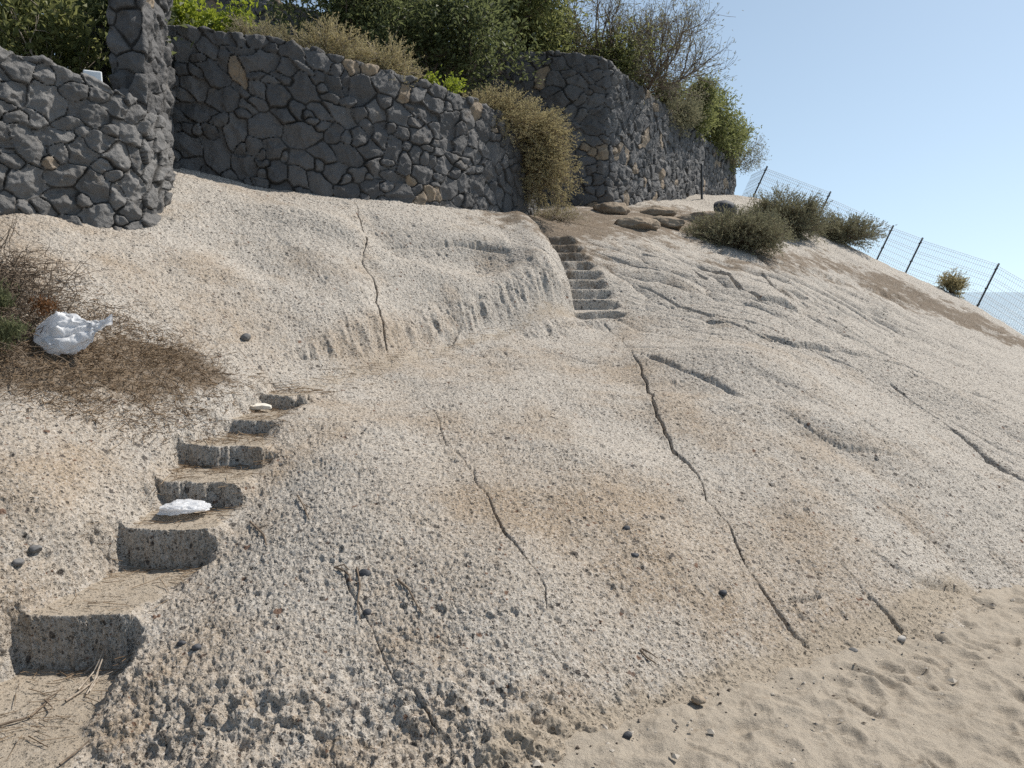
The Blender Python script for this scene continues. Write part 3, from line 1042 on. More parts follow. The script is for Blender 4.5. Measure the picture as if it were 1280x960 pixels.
    o3 = P3 + (rg.random((m, 3)) * 9)[idx].astype(np.float32)
    lx, ly = uv[:, 0] - SA[idx, 0], uv[:, 1] - SA[idx, 1]
    NF = 6
    fg = rg.normal(0, .32, (m, NF, 2)); fc = rg.uniform(.0, .035, (m, NF))
    fh = np.full(len(lx), 1.0)
    for kf in range(NF):
        fh = np.minimum(fh, fc[idx, kf] + fg[idx, kf, 0] * lx + fg[idx, kf, 1] * ly)
    fh = np.clip(fh, -.045, .03)
    disp += rough * fh * (1 - joint) * (.35 + .65 * prof_)
    facet = 1 - np.abs(fbm(o3, 9, 3, seed + 6, .55)) * 2.4
    disp += rough * (.016 * facet - .008) * (1 - joint) * (.4 + .6 * prof_)
    disp += rough * .009 * fbm(o3, 26, 3, seed + 7) * (1 - joint)
    Pos = Pos + Nor * disp[:, None]
    stone = rg.random(m)[idx]
    tanv = (rg.random(m) < tanp).astype(float)[idx] * (1 - joint)
    # soften edge of tan so no stepping
    Fc = grid_faces(nr, n)
    return mesh_from(name, Pos, Fc, mat, attrs={'stone': stone, 'joint': joint, 'tanstone': tanv})


low_plan = [(-5.6, 6.2, 2.0, 4.0), (-4.95, 6.65, 2.05, 3.95), (-4.5, 7.0, 2.05, 3.88), (-4.17, 7.35, 2.05, 3.815), (-3.89, 7.58, 2.05, 3.72), (-3.72, 7.80, 2.05, 3.64),
            (-3.65, 8.05, 2.1, 3.58), (-3.66, 8.4, 2.3, 3.56), (-3.80, 8.85, 2.5, 3.6), (-4.02, 9.4, 2.8, 3.65)]
w1 = masonry("stone_wall", low_plan, .34, .011, .06, .185, M_WALLL, 11, 1.05, .015, 1.0)
tag(w1, "low curved wall of rough grey basalt stones in front of the tall pillar", "stone wall", "dry-laid basalt walls")
mid_plan = [(-5.4, 9.95, 2.9, 5.05), (-4.3, 9.9, 2.85, 5.0), (-3.5, 10.0, 2.75, 4.94), (-2.945, 10.12, 2.7, 4.91), (-2.29, 10.4, 2.6, 4.79), (-1.725, 10.73, 2.6, 4.72), (-1.124, 11.2, 2.6, 4.63),
            (-.479, 11.9, 2.6, 4.56), (0, 12.6, 2.6, 4.44), (.28, 13.2, 2.55, 4.34), (.42, 13.9, 2.6, 4.3), (.38, 14.7, 2.8, 4.3), (.2, 15.5, 2.9, 4.4)]
w2 = masonry("stone_wall", mid_plan, .34, .013, .06, .215, M_WALL, 21, .65, .05, 1.05)
tag(w2, "long curved dark basalt wall standing along the top of the rounded slab", "stone wall", "dry-laid basalt walls")
far_plan = [(-9, 16.6, 3.0, 8.6), (-4, 16.4, 3.0, 7.4), (-.63, 16.2, 3.0, 6.6), (1.55, 16.0, 3.0, 6.43), (1.95, 16.05, 3.0, 6.32), (2.2, 16.35, 3.0, 6.2), (2.9, 17.5, 3.1, 6.15), (4.1, 19.6, 3.3, 6.02), (5.6, 22.3, 3.6, 5.88), (7.06, 25.0, 3.9, 5.75)]
w3 = masonry("stone_wall", far_plan, .4, .022, .075, .20, M_WALL, 31, .65, .08, .85)
tag(w3, "tall dark basalt wall turning a corner behind the upper steps", "stone wall", "dry-laid basalt walls")
pil_plan = [(-4.36, 9.6, 2.4, 5.55), (-4.27, 8.52, 2.4, 5.55), (-3.90, 8.60, 2.4, 5.55), (-4.10, 9.75, 2.4, 5.55)]
w4 = masonry("stone_pillar", pil_plan, .2, .012, .08, .19, M_WALL, 41, 1.0, .05, 1.3, True, .3)
tag(w4, "tall square pillar of dark stones behind the low curved wall", "stone pillar")


# ------------------------------------------------------------------ terraces behind the walls
def strip(name, A, B, mat, n=60, mrows=20, seed=0):
    A = np.asarray(A, float); B = np.asarray(B, float)
    t = np.linspace(0, 1, n)
    def rs_(P):
        L = np.concatenate([[0], np.cumsum(np.linalg.norm(np.diff(P, axis=0), axis=1))])
        return np.stack([np.interp(t * L[-1], L, P[:, j]) for j in range(3)], 1)
    a, b = rs_(A), rs_(B)
    s = np.linspace(0, 1, mrows)[:, None, None]
    V = (a[None] * (1 - s) + b[None] * s).reshape(-1, 3)
    V[:, 2] += .06 * fbm(V, 1.5, 3, seed)
    return mesh_from(name, V, grid_faces(mrows, n), mat)


mp = np.array(mid_plan)
A = np.stack([mp[:, 0] - .1, mp[:, 1] + .22, mp[:, 3] - .16], 1)[:11]
A[-3:, 0] -= .2
B = [(-7, 16.3, 5.6), (-3, 16.25, 5.2), (.1, 16.05, 4.8)]
tag(strip("garden_terrace", A, B, M_SOIL, seed=3), "dark garden soil behind the walls", None, kind="structure")
fp = np.array(far_plan)
A = np.stack([fp[:, 0], fp[:, 1] + .25, fp[:, 3] - .25], 1); A[6:, 0] -= .25
B = [(-9, 24, 9), (-2, 24, 7.6), (2, 27, 7.0), (5, 30, 5.6)]
tag(strip("upper_terrace", A, B, M_SOIL, seed=4), "dark garden soil on top of the tall wall", None, kind="structure")
A = [(-5.8, 6.6, 3.35), (-4.6, 7.3, 3.35), (-4.05, 7.9, 3.3), (-3.95, 8.3, 3.3)]
B = [(-8, 10.5, 3.6), (-6.5, 10.2, 3.6), (-5, 9.9, 3.6), (-4.4, 9.85, 3.6)]
tag(strip("garden_bed", A, B, M_SOIL, seed=5), "dark garden soil behind the low wall", None, kind="structure")


# ------------------------------------------------------------------ vegetation
def grow(rg, base, direction, length, r0, levels, kids, spread, upb, segs=4, lenk=.62, wander=.18):
    P0, P1, A0, A1, tips = [], [], [], [], []

    def rec(p, d, L, r, lev):
        n = segs if lev > 0 else max(2, segs - 1)
        pts = [p]; dirs = []
        for k in range(n):
            d = d + rg.normal(0, wander, 3) + np.array([0, 0, upb * .25])
            d = d / np.linalg.norm(d)
            q = p + d * L / n
            P0.append(p); P1.append(q); A0.append(r * (1 - .6 * k / n)); A1.append(r * (1 - .6 * (k + 1) / n))
            p = q; pts.append(p); dirs.append(d)
        if lev == 0:
            for a, b in zip(pts[1:], dirs): tips.append((a, b))
            return
        for k in range(kids):
            j = rg.integers(1, n + 1)
            dd = dirs[j - 1] + rg.normal(0, spread, 3)
            dd /= np.linalg.norm(dd)
            rec(pts[j], dd, L * lenk * rg.uniform(.75, 1.2), r * .45, lev - 1)

    rec(np.array(base, float), np.array(direction, float) / np.linalg.norm(direction), length, r0, levels)
    return P0, P1, A0, A1, tips


def leafy_shrub(name, root, stems, seed, leafmat, label, cat, group=None, leaf=(.07, .035), per=10, spread_leaf=.12, levels=2, kids=5, spr=.55, upb=.25, barkmat=None, r0=.035, lean=(0, 0, 1), fan=.6, wander=.18, lenk=.62, partnames=("branches", "foliage")):
    rg = np.random.default_rng(seed)
    e = empty(name, root, label, cat, group)
    P0, P1, A0, A1, tips = [], [], [], [], []
    for (off, L) in stems:
        dr_ = np.array(lean, float) + rg.normal(0, fan, 3) * np.array([1, 1, .3])
        if dr_[2] < .1 and lean[2] > .3: dr_[2] = .2
        a = grow(rg, np.array(root) + np.array(off), dr_, L, r0, levels, kids, spr, upb, lenk=lenk, wander=wander)
        P0 += a[0]; P1 += a[1]; A0 += a[2]; A1 += a[3]; tips += a[4]
    V, Fc = tubes(P0, P1, np.maximum(A0, .0035), np.maximum(A1, .003), 4)
    mesh_from(partnames[0], V, Fc, barkmat or M_BARK, e)
    if per > 0:
        T = np.array([t[0] for t in tips]); D = np.array([t[1] for t in tips])
        T = np.repeat(T, per, 0) + rg.normal(0, spread_leaf, (len(T) * per, 3))
        D = np.repeat(D, per, 0) + rg.normal(0, .8, (len(D) * per, 3))
        V, Fc, tint = leaves(T, D, leaf[0], leaf[1], rg, flat=.8)
        mesh_from(partnames[1], V, Fc, leafmat, e, attrs={'tint': tint}, smooth=False)
    return e


def dry_shrub(name, blobs, seed, leafmat, label, cat, group=None, twigmat=None, dens=1.0, leaf=(.03, .009), per=9, twr=.004, up=.3, side=.16):
    """blobs: (root xyz, centre xyz, radii xyz, stems)"""
    rg = np.random.default_rng(seed)
    e = empty(name, blobs[0][0], label, cat, group)
    P0, P1, A0, A1, LP, LD = [], [], [], [], [], []
    for root, cen, rad_, ns in blobs:
        root = np.array(root, float); cen = np.array(cen, float); rad_ = np.array(rad_, float)
        for _ in range(int(ns * dens)):
            v = rg.normal(size=3); v[2] = v[2] * .8 + up; v /= np.linalg.norm(v)
            tgt = cen + v * rad_ * rg.uniform(.55, 1.08) ** .6
            st = root + rg.normal(0, .06, 3) * np.array([rad_[0] * 3, rad_[1] * 3, .3])
            mid_ = (st + tgt) / 2 + np.array([0, 0, .12 * rad_[2]]) + rg.normal(0, .07, 3) * rad_
            prev = st; k_ = 5
            for k in range(1, k_ + 1):
                t = k / k_
                pt = (1 - t) ** 2 * st + 2 * t * (1 - t) * mid_ + t * t * tgt + rg.normal(0, .012, 3)
                P0.append(prev); P1.append(pt); A0.append(twr * (1.5 - t)); A1.append(twr * (1.4 - t))
                dd = pt - prev; ln = np.linalg.norm(dd) + 1e-9
                if k >= 2:
                    for _s in range(3):
                        sd = dd / ln + rg.normal(0, .55, 3) + np.array([0, 0, .25]); sd /= np.linalg.norm(sd)
                        L = side * rg.uniform(.5, 1.3)
                        q = prev + dd * rg.random()
                        P0.append(q); P1.append(q + sd * L); A0.append(twr * .5); A1.append(twr * .25)
                        for _l in range(per):
                            a = rg.random()
                            LP.append(q + sd * L * (.2 + .85 * a)); LD.append(sd + rg.normal(0, .5, 3))
                prev = pt
    V, Fc = tubes(P0, P1, A0, A1, 3)
    mesh_from("twigs", V, Fc, twigmat or M_TWIG, e)
    V, Fc, tint = leaves(np.array(LP), np.array(LD), leaf[0], leaf[1], rg)
    mesh_from("foliage", V, Fc, leafmat, e, attrs={'tint': tint}, smooth=False)
    return e


# garden plants behind the low wall
leafy_shrub("garden_shrub", (-5.3, 8.9, 3.4), [((-.7, 0, 0), 1.2), ((-.3, .1, 0), 1.2), ((.1, 0, 0), 1.1), ((.35, .1, 0), 1.0), ((-.9, -.5, 0), 1.0)], 51, M_GREEN, "green broad-leaved shrub with bare pale branches behind the low curved wall", "shrub", None, leaf=(.10, .05), per=14, spread_leaf=.13, levels=2, kids=5, barkmat=M_TWIGG, r0=.022, fan=.5)
leafy_shrub("hedge_shrub", (-6.2, 10.6, 3.5), [((k * .35, rng.uniform(-.3, .3), 0), 1.5) for k in range(-3, 4)], 52, M_DKGREEN, "dark dense shrub in the shade beside the tall pillar", "shrub", None, leaf=(.11, .055), per=26, spread_leaf=.2, levels=2, kids=5, fan=.45)
leafy_shrub("lime_shrub", (-4.35, 11.3, 4.9), [((-.2, 0, 0), .55), ((.1, .1, 0), .6), ((.3, 0, 0), .45), ((0, .2, 0), .7)], 53, M_LIME, "bright yellow-green leafy shrub on the wall top beside the pillar", "shrub", None, leaf=(.07, .04), per=14, spread_leaf=.09, levels=2, kids=5, r0=.014)
# straw-coloured tufts along the top of the middle wall
TG = "straw-coloured shrubs along the wall tops"
dry_shrub("dry_shrub", [((-3.35, 10.75, 4.85), (-3.35, 10.75, 4.9), (.55, .4, .42), 110)], 61, M_PALEOL, "pale green feathery shrub on the wall top nearest the lime-green bush", "shrub", TG, twigmat=M_TWIGG, leaf=(.04, .008))
dry_shrub("dry_shrub", [((-2.55, 10.95, 4.8), (-2.5, 10.95, 4.85), (.62, .4, .55), 170), ((-1.9, 11.25, 4.7), (-1.8, 11.2, 4.72), (.55, .4, .48), 130)], 62, M_OLIVE, "long yellowish feathery shrub sprawling over the middle of the wall top", "shrub", TG, twigmat=M_TWIGG, leaf=(.04, .008))
leafy_shrub("small_shrub", (-.98, 11.75, 4.62), [((0, 0, 0), .22), ((.12, 0, 0), .2), ((-.1, 0, 0), .18)], 63, M_LIME, "small bright green plant on the wall top between two straw-coloured shrubs", "shrub", None, leaf=(.055, .03), per=10, spread_leaf=.05, levels=1, kids=5, r0=.008)
dry_shrub("overhanging_shrub", [((-.35, 12.7, 4.42), (-.25, 12.6, 4.45), (.75, .45, .5), 200), ((.2, 13.1, 4.3), (.45, 13.0, 4.15), (.55, .5, .62), 190), ((.35, 13.2, 3.9), (.62, 12.95, 3.55), (.48, .45, .62), 170)], 64, M_OLIVE, "big straw-coloured shrub hanging down over the end of the curved wall", "shrub", None, twigmat=M_TWIG, up=.15, leaf=(.036, .009))
dry_shrub("dry_brush", [((.75, 13.6, 3.0), (.8, 13.6, 3.0), (.5, .35, .22), 70)], 65, M_PALEOL, "low dead brush on the ground below the overhanging shrub", "shrub", None, twigmat=M_TWIGG, per=3)
# trees and big shrubs above
leafy_shrub("dense_tree", (-2.4, 14.4, 5.0), [((-.6, 0, 0), 1.9), ((0, .2, 0), 2.0), ((.7, .1, 0), 1.8), ((-1.3, .2, 0), 1.9), ((1.3, .3, 0), 1.5), ((.3, -.4, 0), 1.4), ((-.4, -.4, 0), 1.5), ((-2.0, .3, 0), 1.8)], 71, M_DKGREEN, "dark shaded bushy tree growing behind the straw-coloured shrubs", "tree", None, leaf=(.11, .045), per=15, spread_leaf=.2, levels=3, kids=4, r0=.035, fan=.55, partnames=("branches", "crown"))
leafy_shrub("dense_tree", (.2, 17.9, 6.2), [((-.9, 0, 0), 1.9), ((-.2, 0, 0), 2.0), ((.5, .1, 0), 1.9), ((-1.7, .2, 0), 2.0), ((.9, -.9, 0), 1.2), ((-.4, -1.0, 0), 1.3), ((-1.4, -1, 0), 1.4), ((-2.6, -.5, .3), 1.9), ((1.4, -.3, 0), .9), ((.2, -.6, 0), 1.4), ((-2.2, -1.0, .2), 1.4)], 72, M_GREEN, "large green tree with glossy leaves on top of the tall wall", "tree", None, leaf=(.12, .05), per=13, spread_leaf=.2, levels=3, kids=4, r0=.045, fan=.55, partnames=("branches", "crown"))
leafy_shrub("twiggy_tree", (2.25, 18.2, 6.0), [((0, 0, 0), 1.45), ((.3, .2, 0), 1.5), ((.6, .1, 0), 1.3), ((-.5, .1, 0), 1.6), ((.1, .3, 0), 1.6), ((-.8, .2, 0), 1.6), ((.8, .5, 0), 1.2), ((-.2, -.2, 0), 1.3), ((1.0, .6, 0), 1.3), ((1.2, .9, 0), 1.2), ((.5, -.1, 0), 1.4)], 73, M_GREYGR, "half-bare tree of upturned grey twigs at the corner of the tall wall", "tree", None, leaf=(.07, .02), per=1, spread_leaf=.08, levels=3, kids=6, r0=.04, fan=.55, lean=(.55, 0, .7), upb=.5, spr=.6, wander=.16, lenk=.66, partnames=("branches", "crown"))
leafy_shrub("leafy_bush", (1.7, 17.9, 6.0), [((0, 0, 0), 1.2), ((.4, 0, 0), 1.0), ((-.4, .1, 0), 1.3), ((.8, .3, 0), .8)], 77, M_GREEN, "leafy green bush at the foot of the half-bare twiggy tree", "shrub", None, leaf=(.10, .035), per=14, spread_leaf=.14, levels=2, kids=7, r0=.02, fan=.5)
leafy_shrub("straggly_shrub", (3.2, 18.9, 5.85), [((0, 0, 0), .55), ((.3, .5, 0), .5), ((.6, 1.0, 0), .5), ((.9, 1.5, 0), .5)], 74, M_GREYGR, "low straggly twiggy shrub trailing over the wall below the half-bare tree", "shrub", None, leaf=(.07, .022), per=12, spread_leaf=.1, levels=2, kids=8, r0=.015, fan=.6, lean=(.4, 0, .5), upb=.2)
leafy_shrub("green_shrub", (4.7, 21.6, 5.85), [((0, 0, 0), .9), ((.4, .6, 0), 1.0), ((.8, 1.2, 0), 1.0), ((1.1, 1.7, 0), .9), ((1.5, 2.3, 0), .8), ((-.3, -.5, 0), .8), ((1.8, 2.8, 0), .6), ((.2, .9, 0), 1.0)], 75, M_GREEN, "green bushy shrub leaning over the far part of the tall wall", "shrub", None, leaf=(.10, .038), per=16, spread_leaf=.13, levels=2, kids=8, r0=.02, fan=.5, lean=(.15, 0, .9))
leafy_shrub("bare_shrub", (6.5, 24.2, 5.5), [((0, 0, 0), .75), ((.2, .3, 0), .8), ((.3, .5, 0), .7), ((-.3, -.4, 0), .8), ((-.6, -.8, 0), .8)], 76, M_GREYGR, "spiky bare shrub sticking out at the far end of the tall wall", "shrub", None, leaf=(.06, .02), per=6, spread_leaf=.06, levels=2, kids=9, r0=.015, fan=.5, lean=(.45, 0, .6), upb=.15)

# shrubs on the ridge
RG = "grey-green shrubs on the ridge below the fence"


def gdry(px, py, d, w, h, ns, seed, mat, label, cat="shrub", group=None, **kw):
    b = hit(px, py) if d is None else at(px, py, d)
    z = float(zfull([b[0]], [b[1]])[0])
    r_ = np.array([b[0], b[1], z])
    return dry_shrub("ridge_shrub", [(r_, r_ + np.array([0, 0, h * .25]), (w / 2, w / 2 * .8, h * .75), ns)], seed, mat, label, cat, group, **kw)


gdry(920, 332, 14.6, 2.0, .60, 420, 81, M_GREYGR, "grey-green rounded shrub nearest the viewer on the pale ridge", group=RG, leaf=(.04, .013), side=.2)
gdry(980, 302, 18.5, 2.0, .95, 380, 82, M_GREYGR, "taller grey-green shrub beside the dark boulder in front of the fence", group=RG, leaf=(.045, .015), side=.22)
gdry(1045, 316, 20.0, 2.4, .6, 280, 83, M_GREYGR, "low spreading grey-green shrub under the second fence post", group=RG, leaf=(.045, .015), side=.2)
gdry(1188, 385, 19.2, .6, .55, 55, 84, M_OLIVE, "small lone yellowish shrub on the brown soil by the fence", group=RG, leaf=(.045, .016), side=.18)

# dry bush low on the left
b0 = hit(15, 465)
bx = np.array([b0[0], b0[1], b0[2]])
bd = at(0, 420, 5.35)
db = empty("dry_bush", bx, "tangled brown dead bush with a few green sprigs behind the plastic bag", "bush")
rg = np.random.default_rng(91)
P0, P1, A0, A1 = [], [], [], []
root = np.array([-3.62, 5.55, float(zfull([-3.62], [5.55])[0])])
BX = np.stack([root[0] + rg.normal(-.28, .28, 1700), root[1] + rg.normal(0, .30, 1700)], 1)
BZ = zfull(BX[:, 0], BX[:, 1])
for _ in range(1700):
    o = np.array([BX[_, 0], BX[_, 1], BZ[_]])
    o[2] = o[2] + rg.uniform(0, .2) * np.exp(-((o[0] - root[0]) / .5) ** 2)
    dd = rg.normal(size=3) * np.array([1, 1, .45]) + np.array([.12, 0, .25]); dd /= np.linalg.norm(dd)
    L = rg.uniform(.15, .5) * (1 - .4 * np.clip((o[0] - root[0]) / .6, 0, 1)); p = o
    for k in range(4):
        dd = dd + rg.normal(0, .25, 3) + np.array([0, 0, -.1]); dd /= np.linalg.norm(dd)
        q_ = p + dd * L / 4
        P0.append(p); P1.append(q_); A0.append(.0042 * (1 - .2 * k)); A1.append(.0042 * (.8 - .2 * k)); p = q_
V, Fc = tubes(P0, P1, A0, A1, 3)
mesh_from("twigs", V, Fc, M_TWIG, db)


def sprig(px, py, d, rad_, n, mat, nm, ln=.05, wd=.007):
    cpt = at(px, py, d)
    P = cpt + rg.normal(0, 1, (n, 3)) * np.array([rad_, rad_, rad_ * .8])
    D = rg.normal(0, .6, (n, 3)) + np.array([0, 0, .9])
    V, Fc, ti = leaves(P, D, ln, wd, rg)
    return mesh_from(nm, V, Fc, mat, db, attrs={'tint': ti}, smooth=False)


M_SPRIG = mat_leaf("sprig_green_leaf", (.07, .08, .04), (.19, .20, .10), .3, .7, .2)
for a in ((0, 378, 5.35, .04), (12, 415, 5.1, .045), (-8, 425, 5.1, .05), (-12, 365, 5.4, .05)):
    sprig(*a, 420, M_SPRIG, "green_sprig")
sprig(56, 384, 5.5, .04, 260, M_RUST, "rusty_tuft", .035, .01)

# litter of needles and twigs (nobody could count it)
P0, P1, A0, A1 = [], [], [], []
zones = [((110, 450), (.5, .22), 2600), ((215, 450), (.3, .22), 1400), ((60, 485), (.45, .15), 900), ((20, 440), (.4, .3), 900), ((110, 400), (.3, .2), 900)]
for (pp, sg, n) in zones:
    h_ = hit(*pp)
    xs = h_[0] + rg.normal(0, sg[0], n); ys = h_[1] + rg.normal(0, sg[1], n)
    zs = zfull(xs, ys)
    for k in range(n):
        an = rg.uniform(0, 2 * math.pi); L = rg.uniform(.03, .13)
        dv_ = np.array([math.cos(an) * L, math.sin(an) * L, rg.normal(0, .03) + .015])
        pt = np.array([xs[k], ys[k], zs[k] + rg.uniform(.0, .02)])
        P0.append(pt - dv_ / 2); P1.append(pt + dv_ / 2)
# treads and crevices
for k in range(0, 7):
    y0 = (ST_Y[k - 1] if k > 0 else 2.7) + .05; y1 = (ST_Y[k] if k < 6 else 6.5) - .03
    n = 70 if k > 0 else 90
    xs = np.interp((y0 + y1) / 2, ST_YE, (ST_XL + ST_XR) / 2) + rg.uniform(-.3, .3, n)
    ys = y1 - (y1 - y0) * rg.random(n) ** 1.8
    zs = zfull(xs, ys)
    for j in range(n):
        an = rg.normal(0, .7); L = rg.uniform(.04, .16)
        dv_ = np.array([math.cos(an) * L, math.sin(an) * L, rg.normal(0, .01)])
        pt = np.array([xs[j], ys[j], zs[j] + .012])
        P0.append(pt - dv_ / 2); P1.append(pt + dv_ / 2)
# along the ledge and sparse on the slope
hp = [hit(*p_) for p_ in [(375, 485), (450, 464), (540, 438), (640, 411)]]
for k in range(160):
    i = rg.integers(0, 3); t = rg.random()
    p_ = hp[i] * (1 - t) + hp[i + 1] * t + np.array([rg.normal(0, .12), rg.normal(0, .1), 0])
    p_[2] = zfull([p_[0]], [p_[1]])[0] + .0
    an = rg.uniform(0, 3.1); L = rg.uniform(.04, .16)
    dv_ = np.array([math.cos(an) * L, math.sin(an) * L, .0])
    P0.append(p_ - dv_ / 2); P1.append(p_ + dv_ / 2)
rr_ = rg.uniform(.0012, .0030, len(P0))
V, Fc = tubes(P0, P1, rr_, rr_ * .6, 3)
tint = np.repeat(rg.random(len(P0)), 6)
lit = mesh_from("dry_litter", V, Fc, M_LITTER, attrs={'tint': tint})
tag(lit, "brown dry needles and twig litter strewn over the rock and carved steps", None, kind="stuff")


# ------------------------------------------------------------------ single twigs
def twig(pts_px, label, r_=.006, mat=M_TWIG, forks=(), lift=.012):
    pts = [hit(*p_) + np.array([0, 0, lift]) for p_ in pts_px]
    P0, P1, A0, A1 = [], [], [], []
    def add(pts, r_):
        n = len(pts) - 1
        for k in range(n):
            sub = 3; 
            for s_ in range(sub):
                a = pts[k] + (pts[k + 1] - pts[k]) * s_ / sub; b = pts[k] + (pts[k + 1] - pts[k]) * (s_ + 1) / sub
                P0.append(a); P1.append(b); A0.append(r_ * (1 - .5 * (k + s_ / sub) / n)); A1.append(r_ * (1 - .5 * (k + (s_ + 1) / sub) / n))
    add(pts, r_)
    for f in forks:
        add([hit(*p_) + np.array([0, 0, lift + .01 * i]) for i, p_ in enumerate(f)], r_ * .7)
    V, Fc = tubes(P0, P1, A0, A1, 6)
    o = mesh_from("dry_twig", V - V.mean(0), Fc, mat)
    o.location = [float(a) for a in V.mean(0)]
    return tag(o, label, "twig", "dry twigs lying on the rock")


twig([(-10, 913), (38, 900), (58, 882), (62, 878)], "long thin dead twig ending in a small knot at the bottom of the lowest step", .006, M_TWIG, [[(56, 880), (72, 872), (80, 866)], [(56, 878), (66, 890), (64, 896)]])
twig([(82, 880), (100, 868), (118, 854), (132, 830)], "pale forked twigs bunched in front of the lowest riser", .006, M_TWIGG, [[(108, 872), (122, 850), (128, 832)], [(98, 866), (118, 846), (134, 826)], [(105, 846), (118, 838), (126, 820)], [(112, 868), (124, 853), (142, 848)]])
twig([(75, 960), (95, 945), (112, 930)], "short brown twig lying at the bottom edge of the rock", .005)
twig([(313, 655), (322, 664), (330, 672), (333, 685)], "bent dark twig beside the second step from the bottom", .007, M_TWIG, [[(322, 664), (335, 662)]])
twig([(418, 712), (428, 716), (437, 724), (438, 732)], "hooked dark twig beside a black hole in the slope", .006, M_TWIG, [[(418, 712), (430, 711), (437, 722)]])
twig([(497, 728), (510, 738), (520, 757), (528, 772)], "wavy brown twig lower on the slope than the black hole", .006)
twig([(800, 816), (808, 825), (820, 834)], "straight double twig lying low on the smooth slope", .006, M_TWIG, [[(802, 814), (812, 823), (822, 832)]])
twig([(372, 622), (380, 636), (386, 652)], "curved twig right of the white tissue step", .006, M_TWIG, [[(380, 634), (388, 640)]])
twig([(446, 712), (450, 735), (447, 760), (450, 778)], "thin wavy twig on the slope left of the long wavy one", .005)
twig([(1010, 848), (1022, 838), (1033, 832)], "pale stick on the sand below the end of the long crack", .005, M_TWIGG)


# ------------------------------------------------------------------ stones and boulders
def rock(name, pos_, size, mat, label, cat, seed, group=None, rough=.2, rot=0.0, sub=4, sink=.4):
    rg = np.random.default_rng(seed)
    bpy.ops.mesh.primitive_ico_sphere_add(subdivisions=sub, radius=1)
    o = bpy.context.object
    V = np.array([v.co[:] for v in o.data.vertices])
    V0 = V.copy()
    # chop with a few random planes for facets
    for _ in range(9):
        n_ = rg.normal(size=3); n_ /= np.linalg.norm(n_); h = rg.uniform(.62, .9)
        dd = V @ n_ - h
        V = V - np.clip(dd, 0, None)[:, None] * n_ * .85
    V += V0 * (rough * fbm(V0 + seed, 2.0, 4, seed))[:, None]
    V *= np.array(size) / 2
    cr, sr_ = math.cos(rot), math.sin(rot)
    V = np.stack([V[:, 0] * cr - V[:, 1] * sr_, V[:, 0] * sr_ + V[:, 1] * cr, V[:, 2]], 1)
    V[:, 2] += size[2] * (.5 - sink)
    o.data.vertices.foreach_set("co", V.astype(np.float32).ravel())
    o.data.polygons.foreach_set("use_smooth", np.ones(len(o.data.polygons), bool))
    o.data.update()
    o.name = name; o.data.name = name
    o.data.materials.append(mat)
    o.location = [float(a) for a in pos_]
    return tag(o, label, cat, group)


def ground(px, py, d):
    p = at(px, py, d)
    p[2] = zfull([p[0]], [p[1]])[0]
    return p


BG = "brown boulders at the foot of the tall wall"
rock("boulder", ground(764, 272, 15.2), (.75, .6, .35), M_BOULDER, "small rounded brown boulder at the corner of the tall wall", "boulder", 1, BG)
rock("boulder", ground(798, 292, 14.0), (.85, .6, .32), M_BOULDER, "flat brown boulder lying in front of the others", "boulder", 2, BG, rot=.2)
rock("boulder", ground(832, 282, 14.8), (.75, .5, .3), M_BOULDER, "long brown boulder just right of the flat front one", "boulder", 3, BG, rot=-.3)
rock("boulder", ground(872, 272, 16.2), (1.05, .6, .36), M_BOULDER, "widest brown boulder next to the dark boulder", "boulder", 4, BG)
rock("boulder", ground(822, 268, 16.0), (.8, .5, .3), M_BOULDER, "brown boulder half buried against the foot of the tall wall", "boulder", 6, BG)
rock("dark_boulder", at(905, 268, 16.6), (.62, .45, .5), M_DBOULDER, "smooth blue-black boulder leaning near the end of the tall wall", "boulder", 5, rot=.4, rough=.12)
rock("cobble", hit(307, 426), (.10, .085, .075), M_GSTONE, "smooth grey cobble lying alone on the slope above the steps", "stone", 11, sub=3, rough=.08, sink=.1)
rock("cobble", hit(45, 690), (.075, .06, .04), M_GSTONE, "flat grey pebble on the bank left of the lowest steps", "stone", 12, sub=3, rough=.08, sink=.15)
rock("cobble", hit(24, 708), (.06, .05, .04), M_GSTONE, "small dark grey pebble on the bank just below the flat one", "stone", 14, sub=3, rough=.1, sink=.2)
for k, (px, py, s_, lb) in enumerate([(227, 806, .045, "black angular stone set in the rock right of the lowest riser"), (246, 811, .05, "second black angular stone right of the lowest riser, slightly nearer the slope"),
                                     (456, 719, .07, "largest black stone embedded in the middle slope"), (783, 661, .05, "round black stone high on the smooth middle slope"), (793, 695, .05, "round black stone lower on the smooth middle slope"),
                                     (904, 743, .05, "black stone close to the long dark crack"), (460, 767, .05, "black stone embedded below the largest one")]):
    rock("black_stone", hit(px, py), (s_, s_ * .8, s_ * .7), M_DBOULDER, lb, "stone", 20 + k, "black stones embedded in the slope", rough=.2, sub=2, sink=.45)
for k, (px, py, s_, lb) in enumerate([(873, 886, .075, "brown angular stone at the foot of the slope on the sand edge"), (1127, 803, .06, "pale pebble at the sand edge below the short crack"), (1066, 817, .05, "grey pebble at the sand edge near the pale stick"),
                                      (1178, 798, .035, "small dark pebble out on the sand"), (784, 940, .05, "dark pebble in the sand at the bottom of the slope")]):
    p_ = hit(px, py)
    p_[2] = max(p_[2], sand_z(p_[0], p_[1]))
    rock("pebble", p_, (s_, s_ * .8, s_ * .6), [M_BOULDER, M_PSTONE, M_GSTONE, M_DBOULDER, M_DBOULDER][k], lb, "stone", 40 + k, "pebbles along the sand edge", rough=.15, sub=2, sink=.2)

